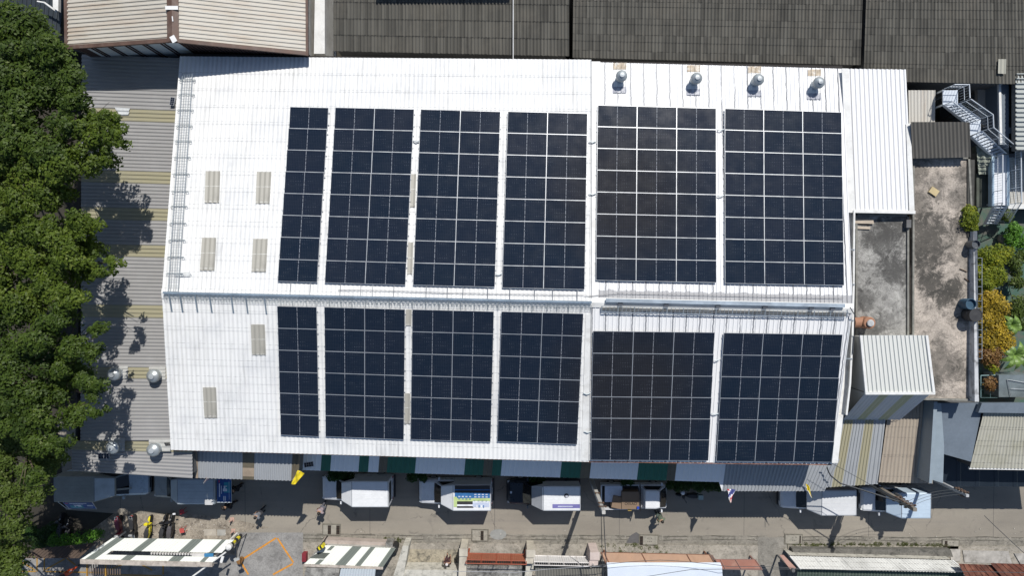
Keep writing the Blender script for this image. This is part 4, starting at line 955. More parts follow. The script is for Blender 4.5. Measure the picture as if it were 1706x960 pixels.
def leaf_obj(name, clumps, m, parent, per_m2=260, size=.22, seed=1, **k):
    V, T = leaves(clumps, per_m2, size, seed, **k)
    I = np.array(WM[parent].inverted()) if parent is not None else None
    if I is not None: V = V@I[:3,:3].T+I[:3,3]
    nf = len(V)//4; me = bpy.data.meshes.new(name)
    me.vertices.add(len(V)); me.vertices.foreach_set('co', V.ravel()); me.loops.add(nf*4); me.loops.foreach_set('vertex_index', np.arange(nf*4))
    me.polygons.add(nf); me.polygons.foreach_set('loop_start', np.arange(nf)*4); me.polygons.foreach_set('loop_total', np.full(nf,4))
    me.update(calc_edges=True); at = me.attributes.new('tint', 'FLOAT', 'FACE'); at.data.foreach_set('value', T.astype(np.float32)); me.materials.append(m)
    o = bpy.data.objects.new(name, me); COL.objects.link(o)
    if parent is not None: o.parent = parent; WM[o] = WM[parent]
    return o
def sub_clumps(lobes, z, seed, k=9, rr=(.34,.55)):
    r = random.Random(seed); out = []
    for (px, py, rp) in lobes:
        zz = z+r.uniform(-.9,.7); c = P(px, py, zz); R = rp*.93*(H-zz)/F
        out.append((c.x, c.y, c.z-R*.35, R*.62)); out.append((c.x-.25, c.y, c.z-R*.35-1.3, R*.62))
        for i in range(k):
            a = r.uniform(0, 2*PI); q = R*math.sqrt(r.uniform(.12,1))*.70; s = R*r.uniform(*rr)
            out.append((c.x+q*math.cos(a), c.y+q*math.sin(a), c.z-R*.35+math.sqrt(max(0,1-(q/R)**2))*R*.45+r.uniform(-.25,.25), s))
    return out
def tree(lab, lobes, z, seed, base, m=LEAF, per=620, size=.195):
    b0 = P(*base, 0); b0.z = 0
    t = thing('tree', lab, 'tree', b0, group='broadleaf trees on the west side')
    cl = sub_clumps(lobes, z, seed)
    leaf_obj('crown', cl, m, t, per, size, seed)
    b = MB(); fork = b0+Vector((.2,.1,z*.38)); b.tube([b0, b0+Vector((.1,-.05,z*.2)), fork], .32, 10, r1=.2); b.build('trunk', BARK, t)
    b = MB()
    for i, (px, py, rp) in enumerate(lobes):
        e = P(px, py, z-1.2); md = fork.lerp(e, .5)+Vector((0,0,-.6)); b.tube([fork, md, e], .11, 6, r1=.03)
        for k in range(3):
            e2 = e+Vector((random.uniform(-1,1)*.9, random.uniform(-1,1)*.9, .6)); b.tube([md.lerp(e,.5), e2], .04, 4, r1=.01)
    b.build('limb', BARK, t)
    return t
tree('big dark green tree filling the northwest corner', [(-5,150,44),(5,230,40),(15,45,42),(55,40,30),(80,75,34),(100,118,36),(30,100,45),(60,150,45),(118,158,28),(-20,120,60),(20,190,50),(105,205,30),(150,205,24),(75,240,40)], 12.0, 11, (20,150), LEAF3)
tree('tree with lobes reaching farthest east over the grey lean-to roof', [(5,340,40),(-10,270,40),(150,222,32),(184,205,23),(192,232,18),(170,262,25),(130,268,32),(90,280,34),(40,270,48),(0,300,48),(60,330,34),(100,318,20),(170,200,20)], 12.0, 23, (70,290), LEAF)
tree('mid green tree with a rounded lobe north of the ridge line', [(5,520,40),(-15,420,44),(30,380,34),(120,375,30),(148,372,20),(150,415,24),(105,420,40),(70,380,36),(40,430,46),(85,470,40),(0,390,48),(140,450,24),(118,495,24),(186,438,14),(172,452,13),(40,500,44),(-20,470,44)], 11.6, 37, (75,440))
tree('dense tree south of the ridge line throwing ragged shade on the grey roof', [(0,680,44),(35,700,36),(5,600,40),(95,530,32),(60,560,42),(112,575,28),(90,610,34),(146,585,20),(158,548,16),(150,650,26),(120,690,26),(160,690,14),(80,660,40),(25,590,44),(30,660,44),(60,720,38),(130,625,22),(-20,620,44),(10,530,38),(95,745,22),(62,800,20)], 11.6, 41, (55,640), LEAF3)
tree('smaller tree at the far southwest above the dark yard', [(-5,700,40),(85,775,20),(60,830,18),(0,960,40),(15,750,38),(48,790,26),(20,830,34),(-20,800,44),(12,880,34),(20,925,24),(-15,930,40),(60,755,24),(70,770,22)], 9.0, 53, (5,850), LEAF2)
def shrub(lab, clumps_px, z, m, seed, name='shrub', cat='shrub', per=1500, size=.13, group=None, stem=True, zb=0.0):
    c0 = P(clumps_px[0][0], clumps_px[0][1], z); t = thing(name, lab, cat, (c0.x, c0.y, zb), group=group)
    r = random.Random(seed); cl = []
    for (px, py, rp) in clumps_px:
        c = P(px, py, z); R = rp*(H-z)/F*(1.4 if 'croton' in lab else 1.1)
        for i in range(4):
            a = r.uniform(0,2*PI); q = R*r.uniform(0,.55); cl.append((c.x+q*math.cos(a), c.y+q*math.sin(a), z-.2+r.uniform(-.2,.2), R*r.uniform(.6,.85)))
    leaf_obj('foliage', cl, m, t, per, size, seed)
    if stem:
        b = MB()
        for k in cl[::3]: b.tube([(c0.x,c0.y,zb),(k[0],k[1],k[2])], .025, 4)
        b.build('stem', BARK, t)
    return t
shrub('low bright green shrub beside the striped roof in the southwest', [(90,903,16),(110,900,14)], .9, BUSH, 3, per=500)
shrub('sunlit yellow-green shrub next to the parked motorcycles', [(130,898,15),(150,896,14),(163,893,8)], .9, BUSH, 5, per=500)
for i, (x, y, w_, lab) in enumerate(((562,796,16,'dark clipped bush above the plain white box pickup'), (580,797,10,'small dark bush touching the white pickup roof'), (695,798,15,'dark bush at the nose of the graphic-covered pickup'), (1045,806,11,'round dark bush overlapping the open pickup bed'))):
    shrub(lab, [(x-w_*.5,y,w_*.6),(x+w_*.5,y,w_*.6)], 1.3, BUSHD, 60+i, group='bushes under the awning')
shrub('added dark undergrowth standing in for shade under the southwest tree, west of the bright shrubs', [(60,905,14),(45,890,14),(72,890,12),(85,878,8)], .9, BUSHD, 77)  # dark foliage added to deepen the weak tree shade on the ground here
t = shrub('square clipped bush in a pale planter above the navy pickup', [(890,803,9),(900,803,9)], 1.2, BUSHD, 71)
b = MB(); c = P(895,803,0); b.box((c.x,c.y,.2), (1.3,.75,.4)); b.build('planter', WALL, t)
t = shrub('long low hedge along the shopfront east of the cardboard-laden pickup', [(x,811,9) for x in range(1118,1200,9)], 1.2, BUSHD, 73, name='hedge', cat='hedge')
shrub('green shrub spilling over the east wall by the roof edge', [(1619,350,11),(1620,368,13),(1615,360,9),(1624,380,8)], 6.9, CROTG, 81, zb=3.0)
cr = [('green-topped croton at the north end of the garden row',[(1645,425,13),(1660,432,14),(1672,420,11)],CROTG), ('yellow-green croton second in the garden row',[(1650,455,14),(1665,462,13),(1648,475,12)],CROTG),
      ('golden croton level with the blue barrel',[(1655,498,14),(1668,508,13),(1645,510,11)],CROT), ('yellow bronze croton south of the black tub',[(1645,530,13),(1660,540,14)],CROT),
      ('largest orange-gold croton in the garden row',[(1665,560,15),(1650,568,14),(1675,572,11)],CROT), ('bronze croton at the south end of the row',[(1648,590,13),(1662,598,12)],CROTR),
      ('small olive croton on the green garden floor',[(1656,610,9)],CROTG), ('little bronze croton beside the wire frame',[(1652,643,9)],CROTR),
      ('bright green bush near the east photo edge below the stair',[(1696,383,13),(1690,398,12),(1704,400,12)],BUSH), ('dark bush at the far east behind the crotons',[(1700,470,10),(1702,540,10)],LEAF2), ('green clump at the stair foot',[(1680,360,10)],LEAF2), ('dark leafy bush at the east edge beside the green floor',[(1695,440,11),(1704,428,11),(1700,455,9)],LEAF2), ('dense dark bush at the east edge level with the golden croton',[(1700,508,12),(1698,525,10)],LEAF2), ('potted greenery beneath the upper fire escape',[(1622,185,7),(1608,178,7)],LEAF)]
for i, (lab, cl, m) in enumerate(cr):
    shrub(lab, cl, 4.6 if i < 8 else 4.2, m, 90+i, zb=3.0 if i != 13 else 0, group='crotons along the garden wall' if i < 8 else None, size=.15, per=1100)
def palm(lab, px, py, z, R, seed):
    c = P(px, py, z); t = thing('palm', lab, 'palm', (c.x,c.y,3.0)); b = MB(); r = random.Random(seed)
    for k in range(9):
        a = k*2*PI/9+r.uniform(-.2,.2); L = R*r.uniform(.8,1.1); pr = None
        for i in range(8):
            u = i/7; p = c+Vector((math.cos(a)*L*u, math.sin(a)*L*u, .5*math.sin(u*PI*.8)-.3*u*u)); w_ = .19*math.sin((u*.9+.08)*PI)
            n_ = Vector((-math.sin(a), math.cos(a), -.25))*w_; n2 = Vector((math.sin(a), -math.cos(a), -.25))*w_
            cur = (p+n_, p, p+n2)
            if pr: b.add([pr[0],cur[0],cur[1],pr[1]], [(0,1,2,3)]); b.add([pr[1],cur[1],cur[2],pr[2]], [(0,1,2,3)])
            pr = cur
    b.build('frond', mat('palm_leaf', (.12,.20,.035), .5, var=.5, scale=4), t)
    MBt = MB().tube([(c.x,c.y,3.0), c], .07, 7); MBt.build('stem', BARK, t)
palm('lime palm by the golden crotons', 1684, 541, 4.6, .75, 4); palm('larger bright palm south-east of the crotons', 1690, 592, 4.6, 1.15, 8)
slab('garden_floor', [(1629,380),(1629,668),(1800,668),(1800,345),(1629,345)], 0.02, EARTH)
gn = N('green_painted_floor'); a = gn.noise(gn.pos(), .8, 6, .7, .5)
gfl = gn.fin(gn.mix(gn.rng(a, .45, .6), (.045,.10,.075), (.10,.10,.085)), .8)
gt = thing('garden_terrace', 'faded green painted terrace floor under the croton row', 'terrace', P(1700,520,0))
b = MB(); b.prism([P(1629,345,3.0), P(1629,672,3.0), P(1800,672,3.0), P(1800,345,3.0)], 2.9); b.build('floor', gfl, gt)
b = MB(); b.tube([P(1634,626,4.3),P(1680,625,4.3)], .03, 5); b.tube([P(1634,626,4.3),P(1634,663,4.3)], .03, 5)
for x in (1634,1650,1665,1680): b.tube([P(x,626,4.3), P(x,626,3.0)], .02, 4); b.tube([P(x,626,4.3), P(x,663,4.3)], .01, 4)
for y in (638,650,663): b.tube([P(1634,y,4.3), P(1680,y,4.3)], .01, 4)
tag(b.build('wire_frame', mat('teal_wire', (.2,.32,.33), .5, .2)), 'teal wire frame enclosure over the little bronze croton', 'frame')
t = thing('water_tank_cover', 'glass and metal lidded box at the south end of the garden', 'cover', P(1688,648,0))
b = MB(); b.prism([P(1664,625,4.6), P(1720,625,4.6), P(1720,662,4.4), P(1664,662,4.4)], 1.5); b.build('box', mat('box_grey', (.22,.26,.27), .4, .3), t)
b = MB(); b.tube([P(1678,633,4.62),P(1720,640,4.62)], .025, 4); b.tube([P(1678,633,4.62),P(1684,660,4.5)], .025, 4); b.tube([P(1684,648,4.6),P(1720,650,4.6)], .02, 4); b.build('bar', ALU, t)
for (x,y,s,lab) in ((1700,500,.3,'round grey stone pot near the east photo edge'),(1668,398,.3,'clay pot shaded near the stair foot')):
    barrel(P(x,y,3.02), s, .4, mat('stone_pot', (.25,.23,.2), .85), lab)
# weeds: countless
def weeds(name, spots, seed, m, lab):
    r = random.Random(seed); cl = []
    for (x0,y0,x1,y1,n) in spots:
        for _ in range(n):
            p = P(r.uniform(x0,x1), r.uniform(y0,y1), 0); cl.append((p.x,p.y,.05,r.choice((.04,.06,.08,.15))*r.uniform(.7,1.2)))
    V, T = leaves(cl, 2600, .06, seed, zsq=.3)
    me = bpy.data.meshes.new(name); nf = len(V)//4
    me.from_pydata(V.tolist(), [], [(4*i,4*i+1,4*i+2,4*i+3) for i in range(nf)]); at = me.attributes.new('tint','FLOAT','FACE'); at.data.foreach_set('value', T.astype(np.float32)); me.materials.append(m)
    o = bpy.data.objects.new(name, me); COL.objects.link(o); o['kind'] = 'stuff'; tag(o, lab, 'weeds')
weeds('weeds', [(980,908,1005,922,26),(1010,908,1095,914,70),(1005,919,1140,924,80),(1094,909,1110,914,8),(1150,922,1160,927,5),(1310,908,1345,915,24),(1340,906,1580,916,300),(1590,910,1605,916,8),(640,896,672,902,22),(150,890,165,900,8),(1680,935,1690,945,5)], 5, leafmat('weed_leaf', (.055,.058,.022), (.10,.115,.035)), 'patchy weeds growing along the pavement edge')
# ================================================================ drains
def drain(x0,y0,x1,y1,slots,lab,rz=0):
    a, c = P(x0,y1,0), P(x1,y0,0); cx, cy = (a.x+c.x)/2, (a.y+c.y)/2; w_, h_ = c.x-a.x, c.y-a.y
    t = thing('drain_cover', lab, 'drain cover', (cx,cy,.02), -.02, group='concrete drain covers along the gutter')
    b = MB(); b.box((0,0,.01), (w_+.16,h_+.16,.02)); b.build('surround', mat('drain_dark', (.14,.13,.105), .9, var=.4, scale=6), t, local=True)
    b = MB(); b.box((0,0,.035), (w_,h_,.03)); b.build('slab', mat('drain_slab', (.30,.28,.235), .85, var=.2, scale=4, dirt=(.15,.14,.12), dirt_amt=.6), t, local=True)
    b = MB(); bb = MB()
    for (u0,u1) in slots:
        b = MB(); bb = MB()
        b.box((-w_/2+w_*(u0+u1)/2, 0, .052), (w_*(u1-u0), h_*.92, .006))
        for k in range(6): bb.box((-w_/2+w_*(u0+u1)/2, -h_*.4+k*h_*.16, .062), (w_*(u1-u0), .025, .012))
        b.build('slot', mat('slot_black', (.008,.008,.008), .9), t, local=True); bb.build('grate_bar', mat('rust_grate', (.08,.05,.03), .8), t, local=True)
    b = MB()
    for (u, v) in ((.45,.25),(.65,.25),(.45,-.1),(.55,-.1),(.65,-.1)): b.lathe((-w_/2+w_*u, h_*v, 0), [(.03,.05),(.03,.056)], 8)
    if len(slots) == 1: b.build('lifting_hole', mat('slot_black', (.008,.008,.008), .9), t, local=True)
drain(539,875,566,891,[(.28,.48),(.8,1)], 'drain cover with two dark slots north of the striped bungalow roof')
drain(787,884,812,901,[(.55,.75)], 'drain cover with one slot beside the round grey cement patch')
drain(1066,893,1095,909,[(.0,.17)], 'drain cover beside the dark triangular asphalt patch')
drain(1308,892,1335,906,[(.86,.95)], 'drain cover with a mottled stained lid at the alley corner')
drain(1570,901,1596,915,[(.1,.28)], 'easternmost drain cover with an open slot')
sheet('cement_patch', [(815+14*math.cos(k/12*2*PI)+15, 891+9*math.sin(k/12*2*PI)) for k in range(12)][::-1], .017, mat('cement_grey', (.27,.275,.26), .85, var=.15, scale=4))
sheet('asphalt_patch', [(1043,905),(1066,906),(1068,893),(1060,887),(1050,893)], .017, mat('dark_asphalt', (.11,.105,.105), .9, var=.15, scale=5))
sheet('cement_patch', [(340,893),(360,893),(360,882),(340,882)], .022, mat('cement_square', (.40,.36,.30), .85))
sheet('cement_patch', [(362,893),(376,893),(376,883),(362,883)], .022, mat('cement_square2', (.34,.33,.30), .85))
# painted orange box markings
OR = mat('orange_road_paint', (.62,.26,.03), .7, var=.2, scale=5, dirt=(.25,.15,.07), dirt_amt=.5)
b = MB()
def stripe(x0,y0,x1,y1,w_=.13):
    a, c = P(x0,y0,0), P(x1,y1,0); d = (c-a).normalized(); n_ = Vector((-d.y,d.x,0))*w_/2; z = Vector((0,0,.018+random.random()*.0))
    b.add([a-n_+z, c-n_+z, c+n_+z, a+n_+z], [(0,1,2,3)])
for s in ((460,897,402,934),(462,897,489,938),(488,940,455,958),(402,938,414,958)): stripe(*s)
b.build('painted_marking', OR, kind='structure')
b = MB()
for s in ((0,952,60,953),(62,924,62,953),(74,924,74,953),(36,937,59,951),(76,950,108,932),(76,953,180,955),(110,930,126,942),(176,958,270,960),(182,951,208,939),(232,939,254,951),(272,935,272,958),(0,958,36,960)): 
    a, c = P(s[0],s[1],0), P(s[2],s[3],0); d = (c-a).normalized(); n_ = Vector((-d.y,d.x,0))*.05
    z = Vector((0,0,.0185+.0006*len(b.f))); b.add([a-n_+z, c-n_+z, c+n_+z, a+n_+z], [(0,1,2,3)])
b.build('painted_marking', mat('dull_orange_paint', (.35,.2,.04), .8, var=.2), kind='structure')
# pebbles/rubbish
r = random.Random(9); b = MB()
for _ in range(130):
    x, y = r.choice([(r.uniform(300,400), r.uniform(870,895)), (r.uniform(165,320), r.uniform(865,895)), (r.uniform(520,1700), r.uniform(893,925)), (r.uniform(500,1700), r.uniform(880,900))])
    p = P(x,y,.03); s = r.uniform(.02,.07); b.box(p+Vector((0,0,s*.2)), (s,s*r.uniform(.5,1),s*.4), r.uniform(0,3))
o = b.build('litter', mat('litter_pale', (.5,.47,.42), .9, var=.3), kind='stuff'); tag(o, 'small pale stones and litter scattered along the pavement', 'litter')
# ================================================================ pickups
def paint(name, col, rough=.3, metal=.0): return mat(name, col, rough, metal, var=.05, dirt=tuple(c*.6 for c in col), dirt_amt=.2, scale=2)
PW = paint('white_car_paint', (.72,.73,.74)); PN = paint('navy_car_paint', (.012,.018,.028)); PG = paint('grey_car_paint', (.32,.34,.33)); PS = paint('silver_blue_paint', (.42,.50,.56), .3, .2)
GLS = mat('car_glass', (.008,.009,.011), .08, var=.05, grain=False); TYRE = mat('tyre', (.018,.018,.018), .85); LAMPM = mat('lamp_lens', (.6,.6,.58), .15, grain=False); TAIL = mat('tail_lamp', (.35,.01,.01), .2, grain=False)
PWHT = mat('plate_white', (.6,.6,.6), .5, grain=False); TRIM = mat('black_trim', (.02,.02,.022), .5)
def sec(x, w, z0, z1, r=.12, tw=None):
    tw = w if tw is None else tw
    return [Vector((x,y,z)) for y,z in ((-w,z0+r),(-w+r,z0),(w-r,z0),(w,z0+r),(w,z1-r*1.6),(tw*.985,z1-r*.6),(tw-r*1.2,z1),(-tw+r*1.2,z1),(-tw*.985,z1-r*.6),(-w,z1-r*1.6))]
def pickup(lab, nose, tail, yc, m, box=None, boxm=None, extra=None, group='pickup trucks parked along the street', ntz=(.8,1.0)):
    a, c = P(nose, yc, ntz[0]), P(tail, yc, ntz[1]); face = 0 if a.x > c.x else PI
    L = abs(a.x-c.x); S = L/5.1; ctr = Vector(((a.x+c.x)/2, P(0,yc,1.0).y, 0))
    t = thing('pickup', lab, 'pickup truck', ctr, face, group); Z = Vector
    def X(b): return [ [Z((p.x*S,p.y,p.z)) for p in s] for s in b]
    b = MB(); b.loft(X([sec(2.55,.60,.48,.72,.06), sec(2.5,.78,.42,.86,.1), sec(2.34,.86,.36,.97,.12), sec(1.9,.895,.34,1.05,.12,.84), sec(1.45,.90,.34,1.12,.12,.84), sec(.9,.90,.34,1.13,.12), sec(-.5,.90,.34,1.13,.12), sec(-2.3,.90,.36,1.12,.12), sec(-2.5,.86,.42,1.08,.1)]))
    b.build('body', m, t, local=True)
    b = MB(); b.loft(X([sec(1.42,.78,1.08,1.14,.02), sec(.84,.64,1.1,1.70,.08), sec(.2,.66,1.1,1.75,.08), sec(-.55,.64,1.1,1.72,.08), sec(-.62,.70,1.08,1.2,.04)])); b.build('cab', m, t, local=True)
    b = MB(); b.add(X([[Z((1.44,-.71,1.16)), Z((1.47,0,1.16)), Z((1.44,.71,1.16)), Z((.90,.575,1.69)), Z((.92,0,1.705)), Z((.90,-.575,1.69))]])[0], [(0,1,4,5),(1,2,3,4)]); b.build('windshield', GLS, t, local=True)
    for s in (-1,1):
        b = MB(); b.add(X([[Z((1.2,s*.80,1.16)), Z((.8,s*.70,1.62)), Z((-.4,s*.70,1.62)), Z((-.5,s*.80,1.16))]])[0], [(0,1,2,3)]); b.build('side_window', GLS, t, local=True)
        b = MB(); b.box((1.12*S, s*1.0, 1.13), (.12,.2,.15)); b.build('mirror', m, t, local=True)
        b = MB()
        for x_ in (1.15,.1): b.box((x_*S, s*.897, .78), (.015,.012,.62))
        b.box((.62*S, s*.897, .48), (1.06*S,.012,.015)); b.box((.28*S, s*.91, .95), (.16,.03,.03)); b.build('door_seam', TRIM, t, local=True)
        b = MB(); b.box((2.42*S, s*.66, .80), (.16,.3,.14), -s*.35); b.build('headlight', LAMPM, t, local=True)
        b = MB(); b.box((-2.49*S, s*.78, .85), (.06,.14,.3)); b.build('tail_light', TAIL, t, local=True)
    MB().box((2.53*S,0,.45), (.14,1.5,.22)).build('bumper', TRIM, t, local=True); MB().box((-2.55*S,0,.45), (.16,1.6,.16)).build('bumper', TRIM, t, local=True); MB().box((-2.52*S,0,.80), (.02,.42,.16)).build('number_plate', PWHT, t, local=True)
    b = MB(); b.box((2.53*S,0,.68), (.05,.8,.14)); b.build('grille', TRIM, t, local=True)
    for x in (1.6,-1.55):
        for s in (-1,1):
            M = Matrix.Rotation(PI/2,3,'X'); b = MB(); b.lathe((x*S, s*.80, .33), [(.2,-.1),(.31,-.1),(.33,-.06),(.33,.06),(.31,.1),(.2,.1)], 18, M=M); w_ = b.build('wheel', TYRE, t, local=True)
            b = MB(); b.lathe((x*S, s*.82, .33), [(.19,-.09),(.2,.09),(.05,.1)], 12, M=M); r_ = b.build('rim', ALU, w_, local=True)
    if box:
        xf, xt, zt, hw = box   # front slope start, top start, top z, half width
        bm_ = boxm or m; b = MB()
        b.loft(X([sec(-2.46,hw,1.1,zt,.07), sec(xt,hw,1.1,zt,.07), sec(xt+.004,hw,1.70,zt,.07), sec(xf,.68,1.70,1.80,.04,.66)]))
        for k in range(1,6): 
            if boxm is None or True: b.box(((xt-2.46)/2*S, -hw*.8+k*hw*.27, zt+.004), ((xt+2.4)*S,.02,.012))
        b.build('camper_top', bm_, t, local=True)
        b = MB(); b.box((-2.47*S,0,1.72), (.03,hw*1.5,.7)); b.build('rear_window', GLS, t, local=True)
        b = MB(); b.box((xt*S,0,zt+.006), (.035,hw*1.9,.02)); b.box((-2.43*S,0,zt+.006), (.03,hw*1.9,.02)); b.build('roof_seam', mat('seam_grey', (.25,.27,.3), .6), t, local=True)
    else:
        b = MB(); b.box((-1.56*S,0,1.135), (1.75*S,1.5,.02)); b.build('bed', TRIM, t, local=True)
    if extra: extra(t, S)
    return t
BW = paint('box_white', (.74,.75,.76), .45); BG = mat('grey_tarp', (.27,.275,.25), .75, var=.12); BGR = mat('faded_grey_box', (.42,.47,.50), .6, var=.1); BLG = mat('light_grey_box', (.60,.61,.62), .55, var=.06); BSB = mat('silver_blue_box', (.46,.56,.66), .4, .0, var=.05)
PB = mat('poster_blue', (.012,.06,.22), .4, var=.35, scale=1.2, grain=False); PTQ = mat('poster_teal', (.02,.25,.33), .4, var=.3, grain=False); PWH = mat('poster_white', (.62,.66,.72), .4, grain=False); PRD = mat('poster_red', (.5,.03,.08), .4, grain=False)
def poster(b, x0, x1, y0, y1, z, fz=None):
    """advertising poster: blue field, white heading bars, pale figure shapes"""
    f = fz or (lambda u, v: Vector((x0+(x1-x0)*u, y0+(y1-y0)*v, z)))
    def r(u0,u1,v0,v1,mi,k): b.add([f(u0,v0)+Vector((0,0,.003*k)), f(u1,v0)+Vector((0,0,.003*k)), f(u1,v1)+Vector((0,0,.003*k)), f(u0,v1)+Vector((0,0,.003*k))], [(0,1,2,3)], mi)
    r(0,1,0,1,0,1); r(.5,.95,.15,.6,1,2)
    r(.14,.22,.2,.78,2,3); r(.12,.2,.05,.16,3,3); r(.3,.34,.3,.65,2,3)
    r(.42,.72,.42,.54,2,4); r(.48,.60,.30,.42,2,4); r(.55,.72,.34,.30,2,4); r(.45,.52,.75,.95,2,4); r(.56,.62,.75,.95,2,4); r(.85,.87,.1,.9,2,4)
    for i in range(6): r(.14+.0,.22,.22+i*.09,.225+i*.09,0,4)
def ex1(t, S):
    b = MB()
    f = lambda u, v: Vector((-2.05*S+1.75*S*v, -1.0-.62*(1-u) if False else -1.0-.62*u, 2.15-.55*u))
    poster(b, 0,0,0,0,0, f); b.build('side_poster', [PB,PTQ,PWH,PRD], t, local=True)
    b = MB(); b.add([Vector((x*S,y,z)) for x,y,z in ((-.02,-.85,2.36),(-.02,.78,2.36),(.9,.60,1.83),(.9,-.62,1.83))], [(0,1,2,3)]); b.build('front_slope', mat('slope_pale', (.40,.46,.50), .4), t, local=True)
    b = MB(); b.tube([(-2.35*S,-.95,2.15),(-2.1*S,-1.65,1.6),(-.3*S,-1.65,1.6),(-.3*S,-.95,2.15)], .025, 5); b.tube([(-1.95*S,-1.64,1.6),(-2.05*S,-.95,2.15)], .02, 5); b.build('awning_frame', GALV, t, local=True)
    b = MB(); b.box((1.25*S,.0-.25,1.5), (1.1,.13,.05), 0, tilt=(0,math.radians(20),0)); b.build('wind_board', BG, t, local=True)
t1 = pickup('grey-tarped silver pickup with a blue poster flap, under the southwest trees', 249, 108, 806, PS, (.95,-.05,2.35,.93), BG, ex1)
def ex2(t, S):
    b = MB(); poster(b, -2.55*S, -3.55*S, -.82, .82, 2.05); b.build('tailgate_poster', [PB,PTQ,PWH,PRD], t, local=True)
    b = MB(); b.box((-3.05*S,0,2.03), (1.06*S,1.76,.03)); b.build('lifted_hatch', BGR, t, local=True)
    b = MB(); b.box((-2.1*S,.75,2.37), (.55,.35,.02)); b.build('white_patch', mat('patch_white', (.5,.5,.5), .8), t, local=True)
    b = MB(); b.tube([(-2.4*S,-.8,1.2),(-3.4*S,-.8,2.02)], .02, 5); b.tube([(-2.4*S,.8,1.2),(-3.4*S,.8,2.02)], .02, 5); b.build('strut', TRIM, t, local=True)
pickup('dark grey pickup with faded box and raised blue poster hatch', 257, 372, 810, PG, (.85,.1,2.35,.92), BGR, ex2)
pickup('plain all-white box pickup with a bare white roof', 537, 655, 814, PW, (.93,.07,2.4,.93), BW)
def ex4(t, S):
    cols = [mat('gfx_green', (.42,.52,.22), .5, grain=False), mat('gfx_blue', (.03,.13,.32), .5, grain=False), mat('gfx_dark', (.03,.028,.03), .6), mat('gfx_pale', (.45,.5,.62), .5, grain=False), mat('gfx_white', (.72,.74,.77), .5, grain=False)]
    b = MB(); z = 2.418; n = [0]
    def r(x0,x1,y0,y1,mi):
        n[0] += 1; zz = z+.0012*n[0]; b.add([(x*S,y,zz) for x,y in ((x0,y0),(x1,y0),(x1,y1),(x0,y1))], [(0,1,2,3)], mi)
    r(-.05,-2.4,-.9,-.30,2); r(-.05,-2.4,-.62,-.55,1); r(-.05,-2.4,-.38,.02,1); 
    r(-.05,-2.4,.0,.22,0); r(.02,-.2,-.1,.62,0)
    r(-.2,-1.25,.22,.44,2); r(-.2,-1.25,.44,.56,4); r(-.2,-1.3,.56,.68,2); r(-1.25,-2.35,.2,.62,3); r(-1.25,-2.3,.22,.30,4)
    for i in range(4):
        r(-.28-i*.24,-.42-i*.24,-.16,-.08,3); r(-.28-i*.24,-.42-i*.24,.02,.08,1); r(-1.35-i*.25,-1.5-i*.25,-.3,-.22,3); r(-1.35-i*.25,-1.5-i*.25,-.14,-.05,3); r(-1.3-i*.27,-1.42-i*.27,.18,.22,1)
        r(-1.5-i*.15,-1.56-i*.15,.48,.66,1 if i%2 else 4)
    b.build('roof_graphic', cols, t, local=True)
    b = MB()
    for i in range(9): b.box((.62*S, -.4+i*.1, 1.96), (.05,.04,.012), tilt=(0,math.radians(-38),0))
    b.build('slope_lettering', mat('letter_dark', (.05,.06,.1), .6), t, local=True)
# note: facing west the vehicle's own +y points south in the photo after the half turn, so graphics are laid out accordingly
def ex4r(t, S):
    ex4(t, S)
pickup('white box pickup with green, blue and dark striped graphics on its roof', 698, 821, 820, PW, (.93,.07,2.4,.93), BW, ex4r)
def ex5(t, S):
    b = MB(); b.add([(x*S,y,2.42) for x,y in ((-.55,-.38),(-2.42,-.38),(-2.42,-.66),(-.55,-.66))], [(0,1,2,3)]); b.build('purple_label', mat('label_purple', (.17,.16,.38), .5, grain=False), t, local=True)
    b = MB()
    for i in range(14): b.box((-.95*S-i*.075, -.5, 2.425), (.05,.07,.004))
    b.build('label_lettering', PWH, t, local=True)
    b = MB(); b.lathe((-1.5*S,-.22,0), [(.16,2.42),(.16,2.424)], 14, 0); b.lathe((-1.52*S,-.18,0), [(.1,2.426),(.1,2.43)], 12, 1); b.build('portrait_decal', [TRIM, mat('decal_pale', (.5,.5,.55), .5)], t, local=True)
    b = MB(); q = [Vector((x*S,y,z)) for x,y,z in ((.08,-.86,2.39),(.08,.86,2.39),(.86,.62,1.85),(.86,-.62,1.85))]; b.add(q, [(0,1,2,3)]); b.build('front_slope', mat('slope_grey', (.30,.31,.33), .5), t, local=True)
    b = MB(); b.box((2.28*S,0,1.0), (.14,.16,.02)); b.build('badge', ALU, t, local=True)
def ex5r(t, S):
    ex5(t, S)
    for c in t.children:
        if c.name.split('.')[0] in ('purple_label','label_lettering'): c.location.y = 1.04
    
pickup('navy pickup with white box roof carrying a purple label and portrait', 845, 966, 821, PN, (.85,.07,2.4,.88), BW, ex5r)
pickup('white pickup with plain pale grey box beneath the yellow flag', 1299, 1413, 828, PW, (.93,.1,2.4,.92), BLG)
def ex8(t, S): pass
pickup('silver-blue box pickup at the far east behind the cluttered pole', 1433, 1534, 833, PW, (.93,.0,2.35,.92), BSB, ex8)
